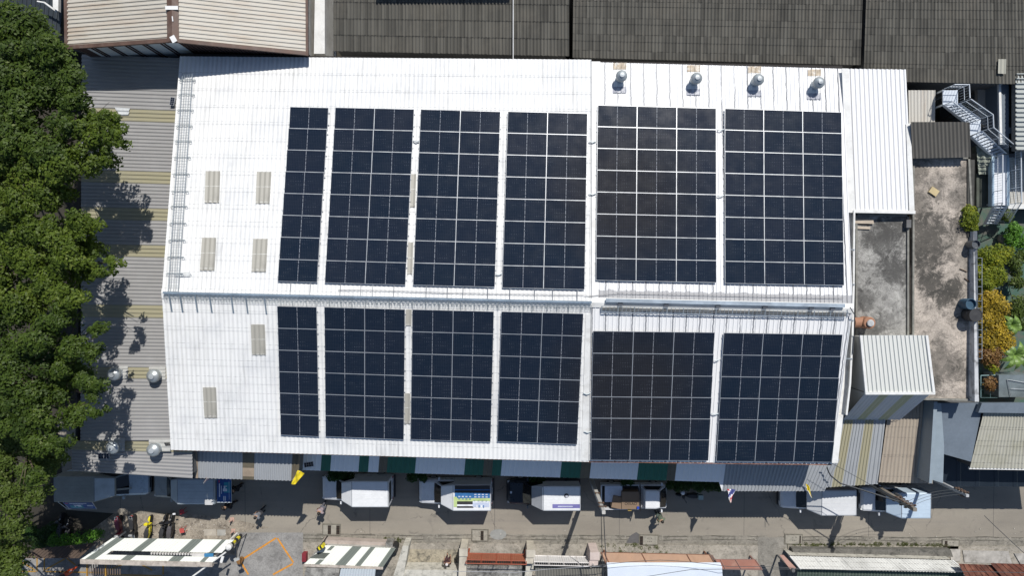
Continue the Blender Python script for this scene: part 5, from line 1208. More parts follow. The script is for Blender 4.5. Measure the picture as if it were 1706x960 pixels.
# cab-over pickup with open bed and cardboard
a, c = P(1110,827,.9), P(999,827,.9); ctr = Vector(((a.x+c.x)/2, a.y, 0)); S = (a.x-c.x)/4.8
t = thing('pickup', 'white open-bed pickup loaded with brown cardboard beside the pale pole', 'pickup truck', ctr, 0, 'pickup trucks parked along the street')
def X(b): return [[Vector((p.x*S,p.y,p.z)) for p in s] for s in b]
b = MB(); b.loft(X([sec(2.42,.75,.5,.85,.1), sec(2.36,.86,.42,1.05,.12), sec(2.15,.88,.36,1.12,.12), sec(.55,.88,.36,1.12,.12), sec(.5,.88,.4,.7,.1), sec(-2.3,.88,.4,.7,.1)])); b.build('body', PW, t, local=True)
b = MB(); b.loft(X([sec(2.28,.80,1.06,1.12,.02), sec(1.72,.64,1.1,1.68,.08), sec(1.5,.68,1.1,1.74,.08), sec(.75,.68,1.1,1.72,.08), sec(.6,.78,1.08,1.15,.03)])); b.build('cab', PW, t, local=True)
b = MB(); b.add(X([[Vector(p) for p in ((2.31,-.72,1.14),(2.36,0,1.14),(2.31,.72,1.14),(1.80,.57,1.66),(1.83,0,1.675),(1.80,-.57,1.66))]])[0], [(0,1,4,5),(1,2,3,4)]); b.build('windshield', GLS, t, local=True)
for s in (-1,1):
    b = MB(); b.add(X([[Vector(p) for p in ((2.0,s*.80,1.16),(1.7,s*.70,1.6),(.8,s*.71,1.6),(.7,s*.81,1.16))]])[0], [(0,1,2,3)]); b.build('side_window', GLS, t, local=True)
    b = MB(); b.box((2.0*S,s*.98,1.2), (.1,.18,.16)); b.build('mirror', PW, t, local=True)
    b = MB(); b.box((2.36*S,s*.66,.85), (.12,.26,.14)); b.build('headlight', LAMPM, t, local=True)
    b = MB(); b.box((-.95*S, s*.87, .95), (2.7*S,.06,.5)); b.build('side_board', PW, t, local=True)
for x in (1.55,-1.5):
    for s in (-1,1):
        M = Matrix.Rotation(PI/2,3,'X'); b = MB(); b.lathe((x*S, s*.78, .31), [(.2,-.1),(.29,-.1),(.31,-.06),(.31,.06),(.29,.1),(.2,.1)], 18, M=M); w_ = b.build('wheel', TYRE, t, local=True)
        b = MB(); b.lathe((x*S, s*.80, .31), [(.18,-.09),(.19,.09),(.05,.1)], 12, M=M); b.build('rim', ALU, w_, local=True)
b = MB(); b.box((-.95*S,0,.74), (2.7*S,1.7,.04)); b.build('bed_floor', TRIM, t, local=True)
b = MB(); b.box((-2.3*S,0,.95), (.06,1.7,.5)); b.build('tailgate', PW, t, local=True)
b = MB(); b.tube([(.42*S,-.8,1.1),(.42*S,-.8,1.75),(.42*S,.8,1.75),(.42*S,.8,1.1)], .03, 6); b.tube([(.3*S,-.8,1.5),(.3*S,.8,1.5)], .03, 6); b.build('rack', TRIM, t, local=True)
b = MB(); b.box((2.41*S,0,.5), (.1,1.5,.2)); b.build('bumper', TRIM, t, local=True)
CB = mat('cardboard', (.21,.145,.095), .85, var=.08, grain=False)
bx = t.location
b = MB(); b.box(bx+Vector((-1.45*S,.25,1.24)), (1.25,1.15,.04)); tag(b.build('white_sheet', mat('pale_sheet', (.62,.66,.74), .5)), 'pale blue-white sheet lying in the open pickup bed', 'sheet')
def carton(loc, sx, sy, sz, rz, lab):
    t_ = thing('cardboard_box', lab, 'cardboard box', loc, rz, 'cartons in the open pickup bed'); b = MB(); b.box((0,0,sz/2), (sx,sy,sz)); b.build('carton', CB, t_, local=True)
    b = MB(); b.box((0,0,sz+.003), (sx*.98,.012,.005)); b.build('flap_joint', mat('joint_brown', (.12,.08,.05), .9), t_, local=True); return t_
bigc = carton(bx+Vector((-.28*S,-.12,.78)), 1.25*S, 1.25, .75, 0, 'larger lettered carton right behind the pickup cab')
carton(bx+Vector((-1.2*S,-.30,.78)), .72*S, .85, .66, -.2, 'smaller tilted plain carton toward the pickup tailgate')
# printed word on the carton
cv = bpy.data.curves.new('carton_text', 'FONT'); cv.body = 'OIXAO'; cv.size = .27; cv.align_x = 'CENTER'; cv.extrude = .002
txt = bpy.data.objects.new('tmp', cv); COL.objects.link(txt); tm = bpy.data.meshes.new_from_object(txt.evaluated_get(bpy.context.evaluated_depsgraph_get())); bpy.data.objects.remove(txt)
tx = bpy.data.objects.new('lettering', tm); COL.objects.link(tx); tx.parent = bigc; tx.location = (.02,-.32,.765); tx.data.materials.clear(); tx.data.materials.append(mat('print_black', (.02,.02,.02), .8)); WM[tx] = WM[bigc]
tag(MB().box(bx+Vector((.24*S,-.62,1.6)), (.16,.16,.1)).build('blue_tray', mat('tray_blue', (.02,.06,.4), .5)), 'small blue tray on the cartons near the cab', 'tray')
b = MB(); b.box(bx+Vector((-.3*S,-.84,1.24)), (.26,.22,.12)); tag(b.build('yellow_bag', mat('bag_yellow', (.75,.5,.12), .7)), 'small orange-yellow bag on the pickup side board', 'bag')
# ================================================================ motorcycles
def moto(lab, px, py, rz, body, seat, front=None, group='motorcycles parked in the yard', top=None, L=1.0):
    t = thing('motorcycle', lab, 'motorcycle', P(px, py, 0)+Vector((0,0,.02)), rz, group, L)
    M = Matrix.Rotation(PI/2,3,'X')
    for x, n_ in ((.62,'wheel'),(-.60,'wheel')):
        b = MB(); b.lathe((x,0,.29), [(.2,-.045),(.27,-.045),(.29,-.02),(.29,.02),(.27,.045),(.2,.045)], 18, M=M); w_ = b.build(n_, TYRE, t, local=True)
        b = MB(); b.lathe((x,0,.29), [(.19,-.02),(.19,.02),(.03,.03)], 12, M=M); b.build('rim', ALU, w_, local=True)
    b = MB(); b.loft([sec(.42,.06,.45,.95,.02), sec(.36,.17,.35,.9,.05), sec(.2,.10,.3,.5,.03), sec(0,.13,.28,.66,.05), sec(-.3,.16,.35,.74,.05), sec(-.62,.13,.5,.76,.04), sec(-.85,.06,.6,.72,.02)]); b.build('body', body, t, local=True)
    b = MB(); b.loft([sec(.12,.07,.70,.76,.02), sec(-.05,.13,.70,.82,.03), sec(-.35,.16,.72,.86,.03), sec(-.68,.12,.74,.88,.03), sec(-.76,.07,.76,.84,.02)]); b.build('seat', seat, t, local=True)
    b = MB(); b.tube([(.62,0,.3),(.52,0,.6),(.42,0,.95)], .04, 6); b.build('fork', ALU, t, local=True)
    b = MB(); b.loft([sec(.86,.04,.42,.55,.02), sec(.66,.08,.54,.62,.02), sec(.45,.06,.5,.6,.02)]); b.build('front_fender', front or body, t, local=True)
    b = MB(); b.tube([(.28,-.36,1.0),(.38,-.2,1.02),(.42,0,.98),(.38,.2,1.02),(.28,.36,1.0)], .02, 6); b.build('handlebar', TRIM, t, local=True)
    b = MB(); b.loft([sec(.54,.06,.86,.98,.03), sec(.46,.15,.82,1.05,.05), sec(.36,.12,.86,1.06,.04)]); b.build('headlamp_cowl', front or body, t, local=True)
    for s in (-1,1):
        b = MB(); b.tube([(.34,s*.24,1.02),(.3,s*.30,1.2)], .01, 4); b.box((.3,s*.32,1.22), (.04,.12,.08)); b.build('mirror', TRIM, t, local=True)
    b = MB(); b.tube([(-.6,-.12,.8),(-.92,-.1,.84),(-.92,.1,.84),(-.6,.12,.8)], .016, 5); b.tube([(-.75,-.11,.82),(-.75,.11,.82)], .014, 5); b.build('rear_rack', ALU, t, local=True)
    b = MB(); b.box((-.88,0,.62), (.04,.14,.08)); b.build('tail_light', TAIL, t, local=True)
    if top: b = MB(); b.box((.62,0,.72), (.32,.26,.16)); b.build('basket', top, t, local=True)
    return t
MAR = paint('maroon_paint', (.13,.02,.035)); BLK = paint('black_paint', (.015,.015,.017)); YLW = paint('yellow_paint', (.7,.6,.02)); SEAT = mat('seat_vinyl', (.03,.03,.032), .6); SILV = paint('silver_paint', (.5,.52,.53), .3, .3)
U_ = PI/2; 
moto('maroon motorcycle, westernmost in the yard, front wheel toward the striped roof', 206, 876, -U_+.08, MAR, mat('seat_maroon', (.16,.03,.05), .6), SILV)
moto('black and silver scooter between the maroon and the yellow ones', 229, 875, -U_+.05, BLK, SEAT, SILV)
moto('yellow and black motorcycle with a pale seat edge', 254, 876, U_-.1, YLW, SEAT, YLW)
moto('black motorcycle squeezed just east of the yellow one', 279, 874, U_-.12, BLK, SEAT, BLK)
moto('dark motorcycle at the east end of the yard row with a white paper on it', 291, 873, U_-.05, BLK, mat('seat_grey', (.07,.065,.07), .6), BLK, L=1.05)
tag(MB().box(P(290,857,1.0), (.2,.12,.02), .1).build('paper', WT), 'small white paper on the easternmost yard motorcycle', 'paper')
mt = moto('dark scooter with a silver-green rear case by the long hedge', 1143, 822, PI, BLK, SEAT, BLK, group=None, L=.95)
b = MB(); b.box((-.85,0,.95), (.36,.34,.3)); b.build('rear_case', mat('case_green', (.3,.38,.36), .5), mt, local=True)
b = MB(); b.lathe((0,0,0), [(.10,0),(.15,.04),(.155,.12),(.13,.2),(.06,.25),(.01,.26)], 16)
h = b.build('helmet', mat('helmet_white', (.7,.72,.76), .3), origin=(0,0,0)); h.location = P(1137,821,.82); tag(h, 'white helmet resting on the scooter by the hedge', 'helmet')
for (x, y, lab) in ((110,872,'dark scooter in deep shade under the southwest tree, farther from the shrubs'), (122,880,'dark scooter in deep shade nearest the yellow-green shrub')):
    moto(lab, x, y, U_, BLK, SEAT, BLK, group='scooters in the tree shade')
# ================================================================ people
SK = mat('skin', (.32,.19,.12), .6, grain=False); HAIR = mat('black_hair', (.015,.012,.01), .6)
def skinmesh(name, verts, edges, rad, m, parent, lv=1):
    me = bpy.data.meshes.new(name); me.from_pydata(verts, edges, []); o = bpy.data.objects.new(name+'_tmp', me); COL.objects.link(o)
    md = o.modifiers.new('s', 'SKIN'); sv = me.skin_vertices[0].data
    for i, r in enumerate(rad): sv[i].radius = (r if isinstance(r, tuple) else (r, r))
    sv[0].use_root = True
    o.modifiers.new('u', 'SUBSURF').levels = lv; o.modifiers['u'].render_levels = lv
    dg = bpy.context.evaluated_depsgraph_get(); nm = bpy.data.meshes.new_from_object(o.evaluated_get(dg)); bpy.data.objects.remove(o)
    nm.materials.clear(); nm.materials.append(m); nm.polygons.foreach_set('use_smooth', [True]*len(nm.polygons))
    q = bpy.data.objects.new(name, nm); COL.objects.link(q); q.parent = parent; WM[q] = WM[parent]; return q
def person(lab, px, py, rz, shirt, pants, step=.22, arm=(.15,-.1), lean=.0, hold=None, hair=True, z=.015, hat=None):
    c = P(px, py, 0); c.z = z; t = thing('person', lab, 'person', c, rz)
    l = lean
    J = {'pel':(0,0,.93),'wa':(l*.3,0,1.08),'ch':(l*.7,0,1.24),'c2':(l*.92,0,1.39),'nk':(l,0,1.47),'hd0':(l+.02,0,1.55),'hd1':(l+.03,0,1.66),
         'hl':(0,.10,.88),'kl':(step*.6+.03,.10,.48),'al':(step*.75-.05,.10,.09),'tl':(step*.75+.13,.11,.04),
         'hr':(0,-.10,.88),'kr':(-step*.3+.05,-.10,.49),'ar':(-step*.9,-.10,.12),'tr':(-step*.9+.17,-.11,.05),
         'sl':(l*.95,.19,1.41),'el':(l*.8+arm[0]*.5,.25,1.14),'wl':(l*.8+arm[0]+.1,.23,.92),'sr':(l*.95,-.19,1.41),'er':(l*.8+arm[1]*.5,-.25,1.14),'wr':(l*.8+arm[1]+.1,-.23,.92)}
    R = {'pel':(.15,.11),'wa':(.135,.10),'ch':(.15,.11),'c2':(.13,.09),'nk':.052,'hd0':.075,'hd1':.095,'hl':.085,'kl':.058,'al':.042,'tl':.038,'hr':.085,'kr':.058,'ar':.042,'tr':.038,'sl':.06,'el':.042,'wl':.028,'sr':.06,'er':.042,'wr':.028}
    E = [('pel','wa'),('wa','ch'),('ch','c2'),('c2','nk'),('nk','hd0'),('hd0','hd1'),('pel','hl'),('hl','kl'),('kl','al'),('al','tl'),('pel','hr'),('hr','kr'),('kr','ar'),('ar','tr'),('c2','sl'),('sl','el'),('el','wl'),('c2','sr'),('sr','er'),('er','wr')]
    for s in 'lr':
        w_ = Vector(J['w'+s]); J['p'+s] = tuple(w_+Vector((.02,0,-.07))); R['p'+s] = .03; E.append(('w'+s,'p'+s))
        for k in range(4):
            f1 = w_+Vector((.0+k*.02,0,-.12+abs(k-1.5)*.006)); f2 = f1+Vector((.012,(.01 if s=='l' else -.01)*-1,-.05))
            J[f'{s}f{k}'] = tuple(f1); J[f'{s}g{k}'] = tuple(f2); R[f'{s}f{k}'] = .009; R[f'{s}g{k}'] = .008; E += [('p'+s,f'{s}f{k}'),(f'{s}f{k}',f'{s}g{k}')]
        J[s+'t'] = tuple(w_+Vector((.06,0,-.06))); J[s+'u'] = tuple(w_+Vector((.075,0,-.10))); R[s+'t'] = .011; R[s+'u'] = .009; E += [('p'+s, s+'t'),(s+'t', s+'u')]
    def mk(name, keys, grow, m, lv=1):
        ks = list(keys); ix = {k:i for i,k in enumerate(ks)}
        es = [(ix[a],ix[b]) for a,b in E if a in ix and b in ix]
        rr = [tuple(q+grow for q in (R[k] if isinstance(R[k], tuple) else (R[k],R[k]))) for k in ks]
        return skinmesh(name, [J[k] for k in ks], es, rr, m, t, lv)
    mk('body', J.keys(), 0, SK, 1)
    mk('shirt', ['pel','wa','ch','c2','sl','el','sr','er'], .034, shirt)
    mk('trousers', ['pel','hl','kl','al','hr','kr','ar'], .02, pants)
    for s in 'lr':
        a = Vector(J['a'+s]); b = MB(); b.loft([sec(a.x-.08,.04,.01,.09,.015), sec(a.x+.05,.05,.01,.09,.015), sec(a.x+.19,.03,.01,.05,.01)]); q = b.build('shoe', TRIM, t, local=True); q.location = (0,a.y,max(0,a.z-.1))
    hb = Vector(J['hd1']); b = MB(); b.lathe(hb-Vector((.012,0,.03)), [(.095,.0),(.112,.04),(.105,.09),(.07,.13),(.02,.145)], 14); b.build('hair', hat or HAIR, t, local=True, smooth=True)
    b = MB()
    for s in (-1,1): b.box(hb+Vector((.092,s*.035,.0)), (.012,.025,.012))
    b.box(hb+Vector((.10,0,-.03)), (.03,.022,.035)); b.box(hb+Vector((.088,0,-.06)), (.012,.045,.01)); b.build('face_features', mat('face_dark', (.12,.06,.045), .6), t, local=True)
    return t
CL = lambda n, c: mat(n, c, .85, var=.15, scale=4)
person('person in a grey shirt walking on the sunlit road edge beside the long shade', 441, 848, -2.3, CL('shirt_grey', (.16,.17,.19)), CL('pants_dark', (.02,.022,.028)), lean=.1)
ps = person('person in a pale pinkish shirt with a black bag by the white pickup nose', 543, 840, -2.0, CL('shirt_pinkish', (.30,.25,.27)), CL('pants_grey', (.10,.10,.12)), lean=.12)
b = MB(); b.loft([sec(.02,.10,.78,1.08,.03), sec(.28,.10,.78,1.06,.03)]); q = b.build('bag', TRIM, origin=None); q.location = P(538,848,.8); q.rotation_euler = (0,0,-2.0); tag(q, 'black bag held by the person in the pinkish shirt', 'bag')
person('person in a mottled green top beside the open-bed pickup cab', 1094, 853, -1.2, mat('camo_cloth', (.09,.12,.08), .9, var=.5, scale=5, dirt=(.25,.25,.2), dirt_amt=.5), CL('pants_green', (.05,.07,.06)), step=.1, lean=.15)
person('person in black clothes at the upper side of the raised poster hatch', 403, 808, PI, CL('cloth_black', (.012,.012,.014)), CL('cloth_black', (.012,.012,.014)), step=.1, arm=(.3,.1), lean=.1)
person('person in black clothes at the lower side of the raised poster hatch', 392, 836, PI-.3, CL('cloth_black', (.012,.012,.014)), CL('cloth_black', (.012,.012,.014)), step=.15, arm=(.3,.2), lean=.2)
person('person in dark red-brown clothes and a white scarf in the southern yard', 748, 925, U_, CL('dress_brown', (.05,.018,.02)), CL('dress_brown', (.05,.018,.02)), step=.1, arm=(.1,.1), hat=mat('scarf_white', (.6,.55,.53), .8), z=.08)
# ================================================================ small street things
def stool(px, py, lab, m):
    t = thing('stool', lab, 'stool', P(px,py,0)+Vector((0,0,.015)), .2); b = MB(); b.box((0,0,.45), (.32,.32,.03)); b.build('seat', m, t, local=True)
    for sx in (-1,1):
        for sy in (-1,1): b = MB(); b.tube([(sx*.13,sy*.13,.44),(sx*.16,sy*.16,0)], .018, 5); b.build('leg', m, t, local=True)
RP = mat('red_plastic', (.38,.03,.04), .5)
stool(308,850,'red plastic stool in the shade behind the yard motorcycles', RP); stool(308,881,'red plastic stool in the sun beside the motorcycles', mat('red_plastic_faded', (.5,.08,.07), .6))
def cone(px, py, lab, m):
    t = thing('traffic_cone', lab, 'cone', P(px,py,0)+Vector((0,0,.015))); b = MB(); b.box((0,0,.02), (.3,.3,.04)); b.build('base', m, t, local=True)
    b = MB(); b.lathe((0,0,0), [(.12,.04),(.03,.55),(.02,.56)], 14); b.build('body', m, t, local=True)
CM = mat('faded_cone', (.5,.33,.27), .7)
cone(387,866,'faded cone north of the other at the yard edge', CM); cone(389,885,'faded cone south of the other at the yard edge', CM)
t = thing('bollard', 'yellow and black striped cylinder at the corner of the striped awning', 'bollard', P(401,893,0)+Vector((0,0,.015)))
for k in range(5): b = MB(); b.lathe((0,0,0), [(.14,k*.38),(.14,k*.38+.38)], 14); b.build('band', YLW if k%2 else TRIM, t, local=True)
b = MB(); b.lathe((0,0,0), [(.2,1.9),(.22,2.2),(.1,2.3)], 16); b.build('cap', WHITE, t, local=True)
t = thing('street_lamp', 'thin bracket lamp above the orange painted diamond corner', 'street lamp', P(411,890,0)+Vector((0,0,.015)))
b = MB(); b.tube([(0,0,0),(0,0,2.3),(.3,.0,2.5),(.28,-.75,2.5)], .035, 6); b.build('arm', mat('lamp_iron', (.07,.065,.06), .6), t, local=True)
b = MB(); b.box((.25,-.85,2.45), (.36,.22,.12), .4); b.build('lamp_head', mat('lamp_grey', (.42,.43,.42), .5), t, local=True)
t = thing('mirror_post', 'short rusty round drum at the west corner of the orange diamond', 'drum', P(403,932,0)+Vector((0,0,.02)))
b = MB(); b.lathe((0,0,0), [(.2,0),(.2,.5),(.1,.52)], 14); b.build('body', mat('rust_orange', (.2,.1,.03), .7), t, local=True)
t = moto('orange-red motorcycle seen below the west end of the striped awning', 118, 952, .6, paint('orange_paint', (.55,.08,.02)), SEAT, None, group=None, L=1.1)
# ================================================================ southern houses
STW2 = corrmat('painted_white_metal', (.66,.68,.63), .5, streak=(.3,.29,.25), samt=.75, lap=99, blotch=(.5,.51,.46), bamt=.7); STG = corrmat('painted_grey_stripe', (.12,.14,.125), .55, lap=99)
t = thing('striped_roof', 'white and grey striped metal roof south of the parked motorcycles', 'roof', P(270,920,0))
A_, B_, C_, D_ = P(187,897,1.5), P(390,900,1.5), P(354,938,2.4), P(134,933,2.4)
b = MB(); st = [(0,.03,0),(.03,.10,1),(.10,.30,0),(.30,.37,1),(.37,.66,0),(.66,.745,1),(.745,.90,0),(.90,.935,1),(.935,1,0)]
for (v0, v1, u0, u1) in ((0,.58,0,1),(.58,.76,0,.14),(.76,1,0,1)):
    a, c, d, e = A_.lerp(D_,v0), B_.lerp(C_,v0), B_.lerp(C_,v1), A_.lerp(D_,v1)
    for (s0,s1,mi) in st:
        s0, s1 = max(s0,u0), min(s1,u1)
        if s1 > s0: b.corr(a.lerp(c,s0), a.lerp(c,s1), e.lerp(d,s1), e.lerp(d,s0), .25, .012, 'rib', 1, 0, mi)
b.build('roof_sheet', [STW2, STG], t)
b = MB(); b.prism([D_+Vector((0,-.30,.05)), C_+Vector((0,-.30,.05)), C_+Vector((0,.02,.05)), D_+Vector((0,.02,.05))], .3); b.build('parapet', mat('stained_beige', (.45,.40,.35), .85, var=.25, scale=3, dirt=(.2,.17,.14), dirt_amt=.7), t)
b = MB()
for k in range(16): a = A_.lerp(B_,.47+k*.022).lerp(D_.lerp(C_,.47+k*.022), .66); b.box(a+Vector((0,0,-.05)), (.10,.14,.22))
for k in range(5): a = A_.lerp(B_,.80+k*.022).lerp(D_.lerp(C_,.80+k*.022), .68); b.box(a+Vector((0,0,-.03)), (.2,.2,.2))
b.build('sign_letter', mat('letter_pale', (.6,.58,.55), .7), t)
b = MB(); a = A_.lerp(B_,.93).lerp(D_.lerp(C_,.93), .68); b.box(a+Vector((-.1,0,.02)), (.62,.22,.12)); b.build('blue_sign_block', mat('sign_blue', (.05,.22,.42), .5), t)
b = MB()
for u, v in ((.03,.1),(.97,.1),(.03,.95),(.97,.95)):
    a = A_.lerp(B_,u).lerp(D_.lerp(C_,u), v); b.box((a.x,a.y,a.z/2-.05), (.12,.12,a.z-.1))
b.build('post', WHITE, t)
b = MB(); b.tube([P(376,921,2.3), P(320,962,2.2)], .06, 6); b.build('brace', WHITE, t)
wp = MB().box(P(370,933,2.6), (.18,.45,.1), -.3).build('white_box', WHITE); tag(wp, 'small white box hanging at the east end of the striped roof', 'box')
t = thing('gate', 'dark slatted gate section beneath the striped parapet', 'gate', P(174,950,0)); b = MB()
for k in range(14): b.box(P(148+k*4,948,1.6), (.05,.9,.05))
b.build('slat', mat('gate_slat', (.18,.13,.1), .7), t)
b = MB(); b.box(P(145,950,1.6), (.08,1.3,.08)); b.box(P(176,950,1.6), (.08,1.3,.08)); b.build('gate_frame', mat('gate_ochre', (.4,.22,.04), .6), t)
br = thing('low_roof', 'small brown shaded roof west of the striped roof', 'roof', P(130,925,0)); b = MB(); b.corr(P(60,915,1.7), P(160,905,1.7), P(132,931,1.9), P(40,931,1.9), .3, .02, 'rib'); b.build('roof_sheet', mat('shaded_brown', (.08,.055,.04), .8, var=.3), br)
b = MB(); b.box(P(70,923,.85)-Vector((0,0,.85-.85)), (.1,.1,1.7)); b.box(P(130,918,.9), (.1,.1,1.7)); b.build('post', WALLB, br)
t = thing('bungalow', 'white roofed bungalow with grey stripes and a small skylight, east of the orange diamond', 'bungalow', P(580,930,0))
A_, B_, C_, D_ = P(541,909,1.1), P(660,914,1.1), P(638,946,2.2), P(506,941,2.2)
b = MB()
for (s0,s1,mi) in ((0,.10,0),(.10,.145,0),(.145,.39,0),(.39,.52,1),(.52,.64,0),(.64,.71,1),(.71,.93,0),(.93,1,1)): b.corr(A_.lerp(B_,s0), A_.lerp(B_,s1), D_.lerp(C_,s1), D_.lerp(C_,s0), .25, .012, 'rib', 1, 0, mi)
b.build('roof_sheet', [STW2, STG], t)
def onr(u, v, up=.03): return A_.lerp(B_,u).lerp(D_.lerp(C_,u), v)+Vector((0,0,up))
b = MB(); b.add([onr(.10,.02),onr(.15,.02),onr(.15,.25),onr(.10,.25)], [(0,1,2,3)]); b.add([onr(.13,.72),onr(.19,.72),onr(.19,1),onr(.13,1)], [(0,1,2,3)]); b.build('grey_patch', STG, t)
b = MB(); b.add([onr(.02,.38),onr(.18,.38),onr(.18,.68),onr(-.02,.68)], [(0,1,2,3)]); b.build('skylight', mat('skylight_dark', (.10,.11,.10), .3), t)
walls('wall', [D_, C_, B_, A_], WALL, t, .15, drop=.08)
b = MB(); b.prism([D_+Vector((0,-.15,.04)), C_+Vector((0,-.15,.04)), C_+Vector((0,.02,.04)), D_+Vector((0,.02,.04))], .2); b.build('fascia', mat('stained_beige', (.45,.40,.35)), t)
t = thing('lean_to', 'blue-white corrugated lean-to below the striped bungalow', 'lean-to', P(600,956,0)); b = MB(); b.corr(P(568,948,2.4), P(626,949,2.4), P(622,990,2.2), P(560,990,2.2), .2, .03, 'sine'); b.build('roof_sheet', corrmat('bluewhite', (.5,.55,.58), .5, lap=99), t)
b = MB(); b.prism([P(510,947,2.2), P(566,948,2.2), P(560,990,2.2), P(500,990,2.2)], 2.1); b.build('slab', CONC1, t)
t = thing('warning_board', 'yellow and black striped board at the west end of the bungalow roof', 'sign', P(534,912,0)); 
for k in range(4): b = MB(); b.box(P(531+k*2.5,914-k*1.6,2.1), (.13,.22,.5), .5); b.build('stripe', YLW if k%2 else TRIM, t)
b = MB(); q = P(534,912,1.9); b.box((q.x,q.y+.05,1.0), (.08,.08,1.9)); b.build('post', TRIM, t)
t = thing('boundary_wall', 'low pinkish boundary wall on the north side of the bungalow', 'wall', P(590,905,0)); b = MB(); q = [P(538,900,.7), P(655,905,.7), P(655,910,.7), P(537,907,.7)]; b.prism(q, .63); b.build('wall', mat('pinkish_wall', (.40,.34,.30), .85, var=.15, dirt=(.2,.17,.15), dirt_amt=.6), t)
barrel(P(659,908,.09), .3, .8, mat('black_bin', (.02,.02,.02), .6), 'black round bin at the east end of the bungalow wall')
b = MB(); b.box(P(650,906,.5), (.5,.45,.8)); tag(b.build('concrete_block', CONC1), 'squarish concrete block beside the black bin', 'block')
MW = mat('mouldy_white_wall', (.50,.48,.42), .85, var=.15, scale=3, dirt=(.12,.12,.1), dirt_amt=.7)
t = thing('boundary_wall', 'crumbling mouldy boundary wall running south from the black bin', 'wall', P(665,940,0)); b = MB(); b.prism([P(671,910,1.6), P(681,910,1.6), P(672,962,1.6), P(655,962,1.6)], 1.52); b.build('wall', MW, t)
t = thing('boundary_wall', 'long stained white wall top at the south edge of the mouldy yard', 'wall', P(720,955,0)); b = MB(); b.prism([P(668,950,1.4), P(765,951,1.4), P(765,975,1.4), P(668,975,1.4)], 1.3); b.build('wall', MW, t)
tag(MB().tube([P(676,940,.2), P(672,948,.2), P(682,949,.2), P(676,940,.2)], .04, 5).build('hose_coil', DARK), 'small black hose coil in the mouldy yard corner', 'hose')
tag(MB().box(P(693,945,.15), (.5,.12,.1)).build('plank', mat('dark_plank', (.08,.06,.05), .9)), 'short dark plank on the mouldy yard floor', 'plank')
def pillar(px0, px1, py0, py1, z, lab, m): 
    t = thing('gate_pillar', lab, 'gate pillar', P((px0+px1)/2, py1, 0), group='gate pillars along the south pavement'); b = MB(); b.prism([P(px0,py0,z), P(px1,py0,z), P(px1-2,py1,z), P(px0-3,py1,z)], z-.07); b.build('shaft', m, t)
    b = MB(); b.prism([P(px0-1,py0-1,z+.1), P(px1+1,py0-1,z+.1), P(px1+1,py0+12,z+.1), P(px0-1,py0+12,z+.1)], .1); b.build('cap', m, t)
CRW = mat('cream_pillar', (.50,.46,.38), .85, var=.12, dirt=(.25,.22,.18), dirt_amt=.5); PKW = mat('pinkish_pillar', (.55,.46,.42), .85, var=.1)
pillar(766,778,916,972,2.0,'tall cream gate pillar west of the orange gate', CRW); pillar(878,890,918,940,1.9,'cream gate pillar between the orange and white gates', CRW); pillar(984,998,922,943,1.9,'pinkish gate pillar east of the white gate', PKW)
pillar(877,888,940,962,1.3,'lower stained pillar base behind the orange gate', MW)
def gate(lab, pts, m, fm, nseg, slots=True, dents=None):
    A_, B_, C_, D_ = pts; t = thing('sliding_gate', lab, 'gate', (A_+B_)/2); b = MB(); b.corr(A_, B_, A_.lerp(D_,.0)*0+B_.lerp(C_,.68), A_.lerp(D_,.68), .16, .012, 'rib'); b.build('panel', m, t)
    b = MB()
    for i in range(nseg+1):
        u = i/nseg; b.tube([A_.lerp(B_,u)+Vector((0,0,.04)), D_.lerp(C_,u)+Vector((0,0,.04))], .035, 5)
    for v in (0,.66,1.0): b.tube([A_.lerp(D_,v)+Vector((0,0,.04)), B_.lerp(C_,v)+Vector((0,0,.04))], .035, 5)
    b.build('gate_frame', fm, t)
    b = MB()
    for i in range(nseg):
        for k in range(7):
            u = (i+(k+.5)/7)/nseg; b.tube([A_.lerp(D_,.68).lerp(B_.lerp(C_,.68),u), D_.lerp(C_,u)], .01, 3)
    b.build('bar', fm, t)
    b = MB()
    for u in (.02,.98): a = A_.lerp(B_,u); b.box((a.x,a.y,a.z/2+.03), (.1,.1,a.z-.06))
    b.build('post', fm, t); return t
gate('orange-red sheet gate with diagonal trim south of the round cement patch', [P(779,922,.8), P(876,924,.8), P(877,941,2.3), P(776,939,2.3)], mat('orange_gate_sheet', (.30,.10,.055), .6, var=.12), mat('orange_gate_frame', (.30,.07,.035), .6), 4)
gate('white panelled gate where the pole shadow ends', [P(889,926,.8), P(983,928,.8), P(990,944,2.3), P(890,942,2.3)], mat('white_gate_sheet', (.62,.61,.6), .5, var=.06), mat('white_gate_frame', (.65,.62,.6), .5), 4)
t = thing('low_roof', 'mouldy grey roof strips behind the orange and white gates', 'roof', P(880,955,0)); b = MB(); b.corr(P(892,946,1.9), P(1004,948,1.9), P(1010,990,1.6), P(892,990,1.6), .2, .03, 'sine'); b.build('roof_sheet', corrmat('mouldy_sheet', (.16,.155,.135), .9, lap=99, streak=(.05,.05,.04), samt=.7, blotch=(.3,.28,.24), bamt=.6), t)
b = MB(); b.prism([P(776,944,1.2), P(870,945,1.2), P(870,990,1.2), P(776,990,1.2)], 1.1); b.build('slab', CONC1, t)
TER = mat('terracotta_sheet', (.35,.215,.14), .7, var=.12, dirt=(.25,.15,.09), dirt_amt=.6); MRN = mat('maroon_brown_sheet', (.24,.095,.065), .6, var=.15, dirt=(.33,.2,.15), dirt_amt=.4)
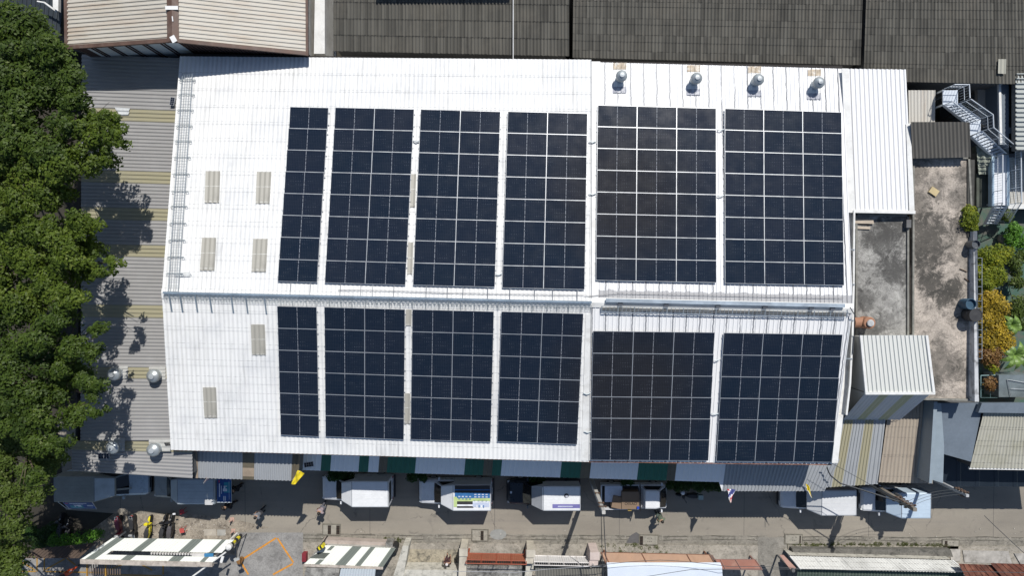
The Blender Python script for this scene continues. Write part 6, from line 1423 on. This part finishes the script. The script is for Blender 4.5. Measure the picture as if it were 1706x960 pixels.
def panels(lab, pts, cuts, m, fm):
    A_, B_, C_, D_ = pts; t = thing('gate_roof', lab, 'roof', (A_+B_)/2); b = MB()
    for u0, u1 in zip(cuts, cuts[1:]): b.add([A_.lerp(B_,u0), A_.lerp(B_,u1), D_.lerp(C_,u1), D_.lerp(C_,u0)], [(0,1,2,3)])
    b.build('panel', m, t); b = MB()
    for u in cuts: b.tube([A_.lerp(B_,u)+Vector((0,0,.03)), D_.lerp(C_,u)+Vector((0,0,.03))], .045, 5)
    b.tube([A_, B_], .03, 5); b.tube([D_+Vector((0,0,.03)), C_+Vector((0,0,.03))], .03, 5); b.build('rib', fm, t)
    b = MB()
    for u in (.02,.98): a = D_.lerp(C_,u); b.box((a.x,a.y,a.z/2+.03), (.1,.1,a.z-.06))
    b.build('post', fm, t)
panels('terracotta sheet canopy north of the smooth white roof', [P(1001,921,1.9), P(1182,925,1.9), P(1192,942,2.4), P(1010,940,2.4)], [0,.03,.375,.79,1], TER, mat('terracotta_rib', (.16,.07,.04), .7))
panels('maroon-brown sheet canopy east of the terracotta one', [P(1192,933,1.9), P(1258,933,1.9), P(1270,950,2.4), P(1200,949,2.4)], [0,.12,.5,1], MRN, mat('brown_rib', (.22,.12,.1), .7))
t = thing('carport_roof', 'smooth bright white curved roof at the south edge', 'roof', P(1105,955,0)); b = MB()
A_, B_ = P(1010,938,2.6), P(1200,938,2.6); A3, B3 = P(1012,946,2.9), P(1203,946,2.9); A4, B4 = P(1014,1000,3.0), P(1206,1000,3.0)
for a, c, d, e in ((A_,B_,B3,A3),(A3,B3,B4,A4)): b.add([a,c,d,e], [(0,1,2,3)])
b.build('roof_sheet', mat('smooth_white_roof', (.62,.68,.76), .4, var=.03), t)
b = MB()
for q in (A_, B_, A4, B4): b.box((q.x+(.15 if q in (A_,A4) else -.15), q.y-.3, q.z/2-.05), (.1,.1,q.z-.2))
b.build('post', WALLB, t)
t = thing('terrace_roof', 'long stained white corrugated roof southeast of the alley', 'roof', P(1460,945,0)); b = MB()
A_, B_, C_, D_ = P(1316,927,1.2), P(1586,934,1.2), P(1614,955,2.0), P(1334,949,2.0)
b.corr(A_, B_, C_, D_, .22, .03, 'sine', 1, 0); b.build('roof_sheet', corrmat('mould_white', (.58,.58,.55), .7, streak=(.03,.03,.028), samt=1.0, lap=.45, lapamt=.9, blotch=(.30,.30,.28), bamt=.9), t)
b = MB(); b.tube([A_+Vector((0,0,.05)), D_+Vector((0,0,.05))], .07, 6); b.tube([B_+Vector((0,0,.05)), C_+Vector((0,0,.05))], .05, 6); b.build('edge_pipe', WHITE, t)
b = MB(); b.corr(D_+Vector((0,-.1,-.5)), C_+Vector((0,-.1,-.5)), C_+Vector((0,-2,-.9)), D_+Vector((0,-2,-.9)), .22, .03); b.build('lower_roof', corrmat('green_dark_sheet', (.06,.09,.07), .9, lap=.5, lapamt=.8, lapcol=(.2,.2,.18), streak=(.2,.2,.18), samt=.6), t)
walls('wall', [D_, C_, B_, A_], MW, t, .02, drop=.12)
tt = thing('boundary_wall', 'long grey mouldy low wall north of the stained white corrugated roof', 'wall', P(1450,922,0)); b = MB(); b.prism([P(1320,915,.55), P(1584,917,.55), P(1588,929,.55), P(1322,925,.55)], .47); b.build('wall', concrete('grey_mould_wall', (.12,.115,.10), (.19,.18,.16), (.05,.05,.045), 1.4, .48), tt)
t = thing('canopy_post', 'small rusty sloped canopy piece at the alley mouth with potted plants', 'canopy', P(1305,935,0)); b = MB(); b.prism([P(1299,926,2.2), P(1306,926,2.2), P(1327,948,2.6), P(1317,950,2.6)], .1); b.build('sheet', mat('rusty_pink', (.34,.20,.16), .8, var=.2), t)
b = MB(); b.box(P(1304,935,1.1), (.1,.1,2.0)); b.lathe(P(1320,950,2.6), [(.12,0),(.12,.2),(.02,.22)], 10); b.build('post', WALLB, t)
t = thing('rusty_roof', 'deep rust-red roof panels at the southeast corner', 'roof', P(1670,950,0))
b = MB(); b.corr(P(1597,940,2.3), P(1690,943,2.3), P(1740,985,2.7), P(1616,975,2.9), .45, .02, 'rib'); b.corr(P(1650,939,2.5), P(1720,941,2.5), P(1760,965,2.7), P(1670,962,2.7), .45, .02, 'rib'); b.build('roof_sheet', mat('deep_rust', (.10,.033,.02), .9, var=.6, scale=2.2, dirt=(.24,.11,.07), dirt_amt=.7), t)
for (x,y) in ((1622,972),(1735,980)): MB().box(P(x,y,1.2), (.1,.1,2.3)).build('post', WALLB, t)
t = thing('ramp', 'pale concrete ramp slabs by the easternmost drain', 'ramp', P(1640,925,0)); b = MB()
b.prism([P(1581,916,.14), P(1600,916,.14), P(1600,936,.14), P(1585,936,.14)], .06); b.prism([P(1604,918,.13), P(1680,919,.13), P(1686,940,.13), P(1607,938,.13)], .05); b.prism([P(1690,923,.15), P(1720,923,.15), P(1730,945,.15), P(1700,940,.15)], .07); b.build('slab', mat('ramp_concrete', (.38,.36,.33), .85, var=.25, scale=2, dirt=(.14,.13,.11), dirt_amt=.6), t)
sheet('yard_floor', [(671,915),(766,916),(766,952),(668,950)], .075, concrete('mouldy_yard', (.30,.265,.20), (.43,.385,.29), (.09,.085,.07), 1.3, .46))
tag(MB().box(P(508,928,.3), (.3,.6,.5)).build('red_crate', mat('dull_red', (.2,.02,.03), .6)), 'dull red crate at the west corner of the bungalow', 'crate')
print('objects', len(bpy.data.objects))
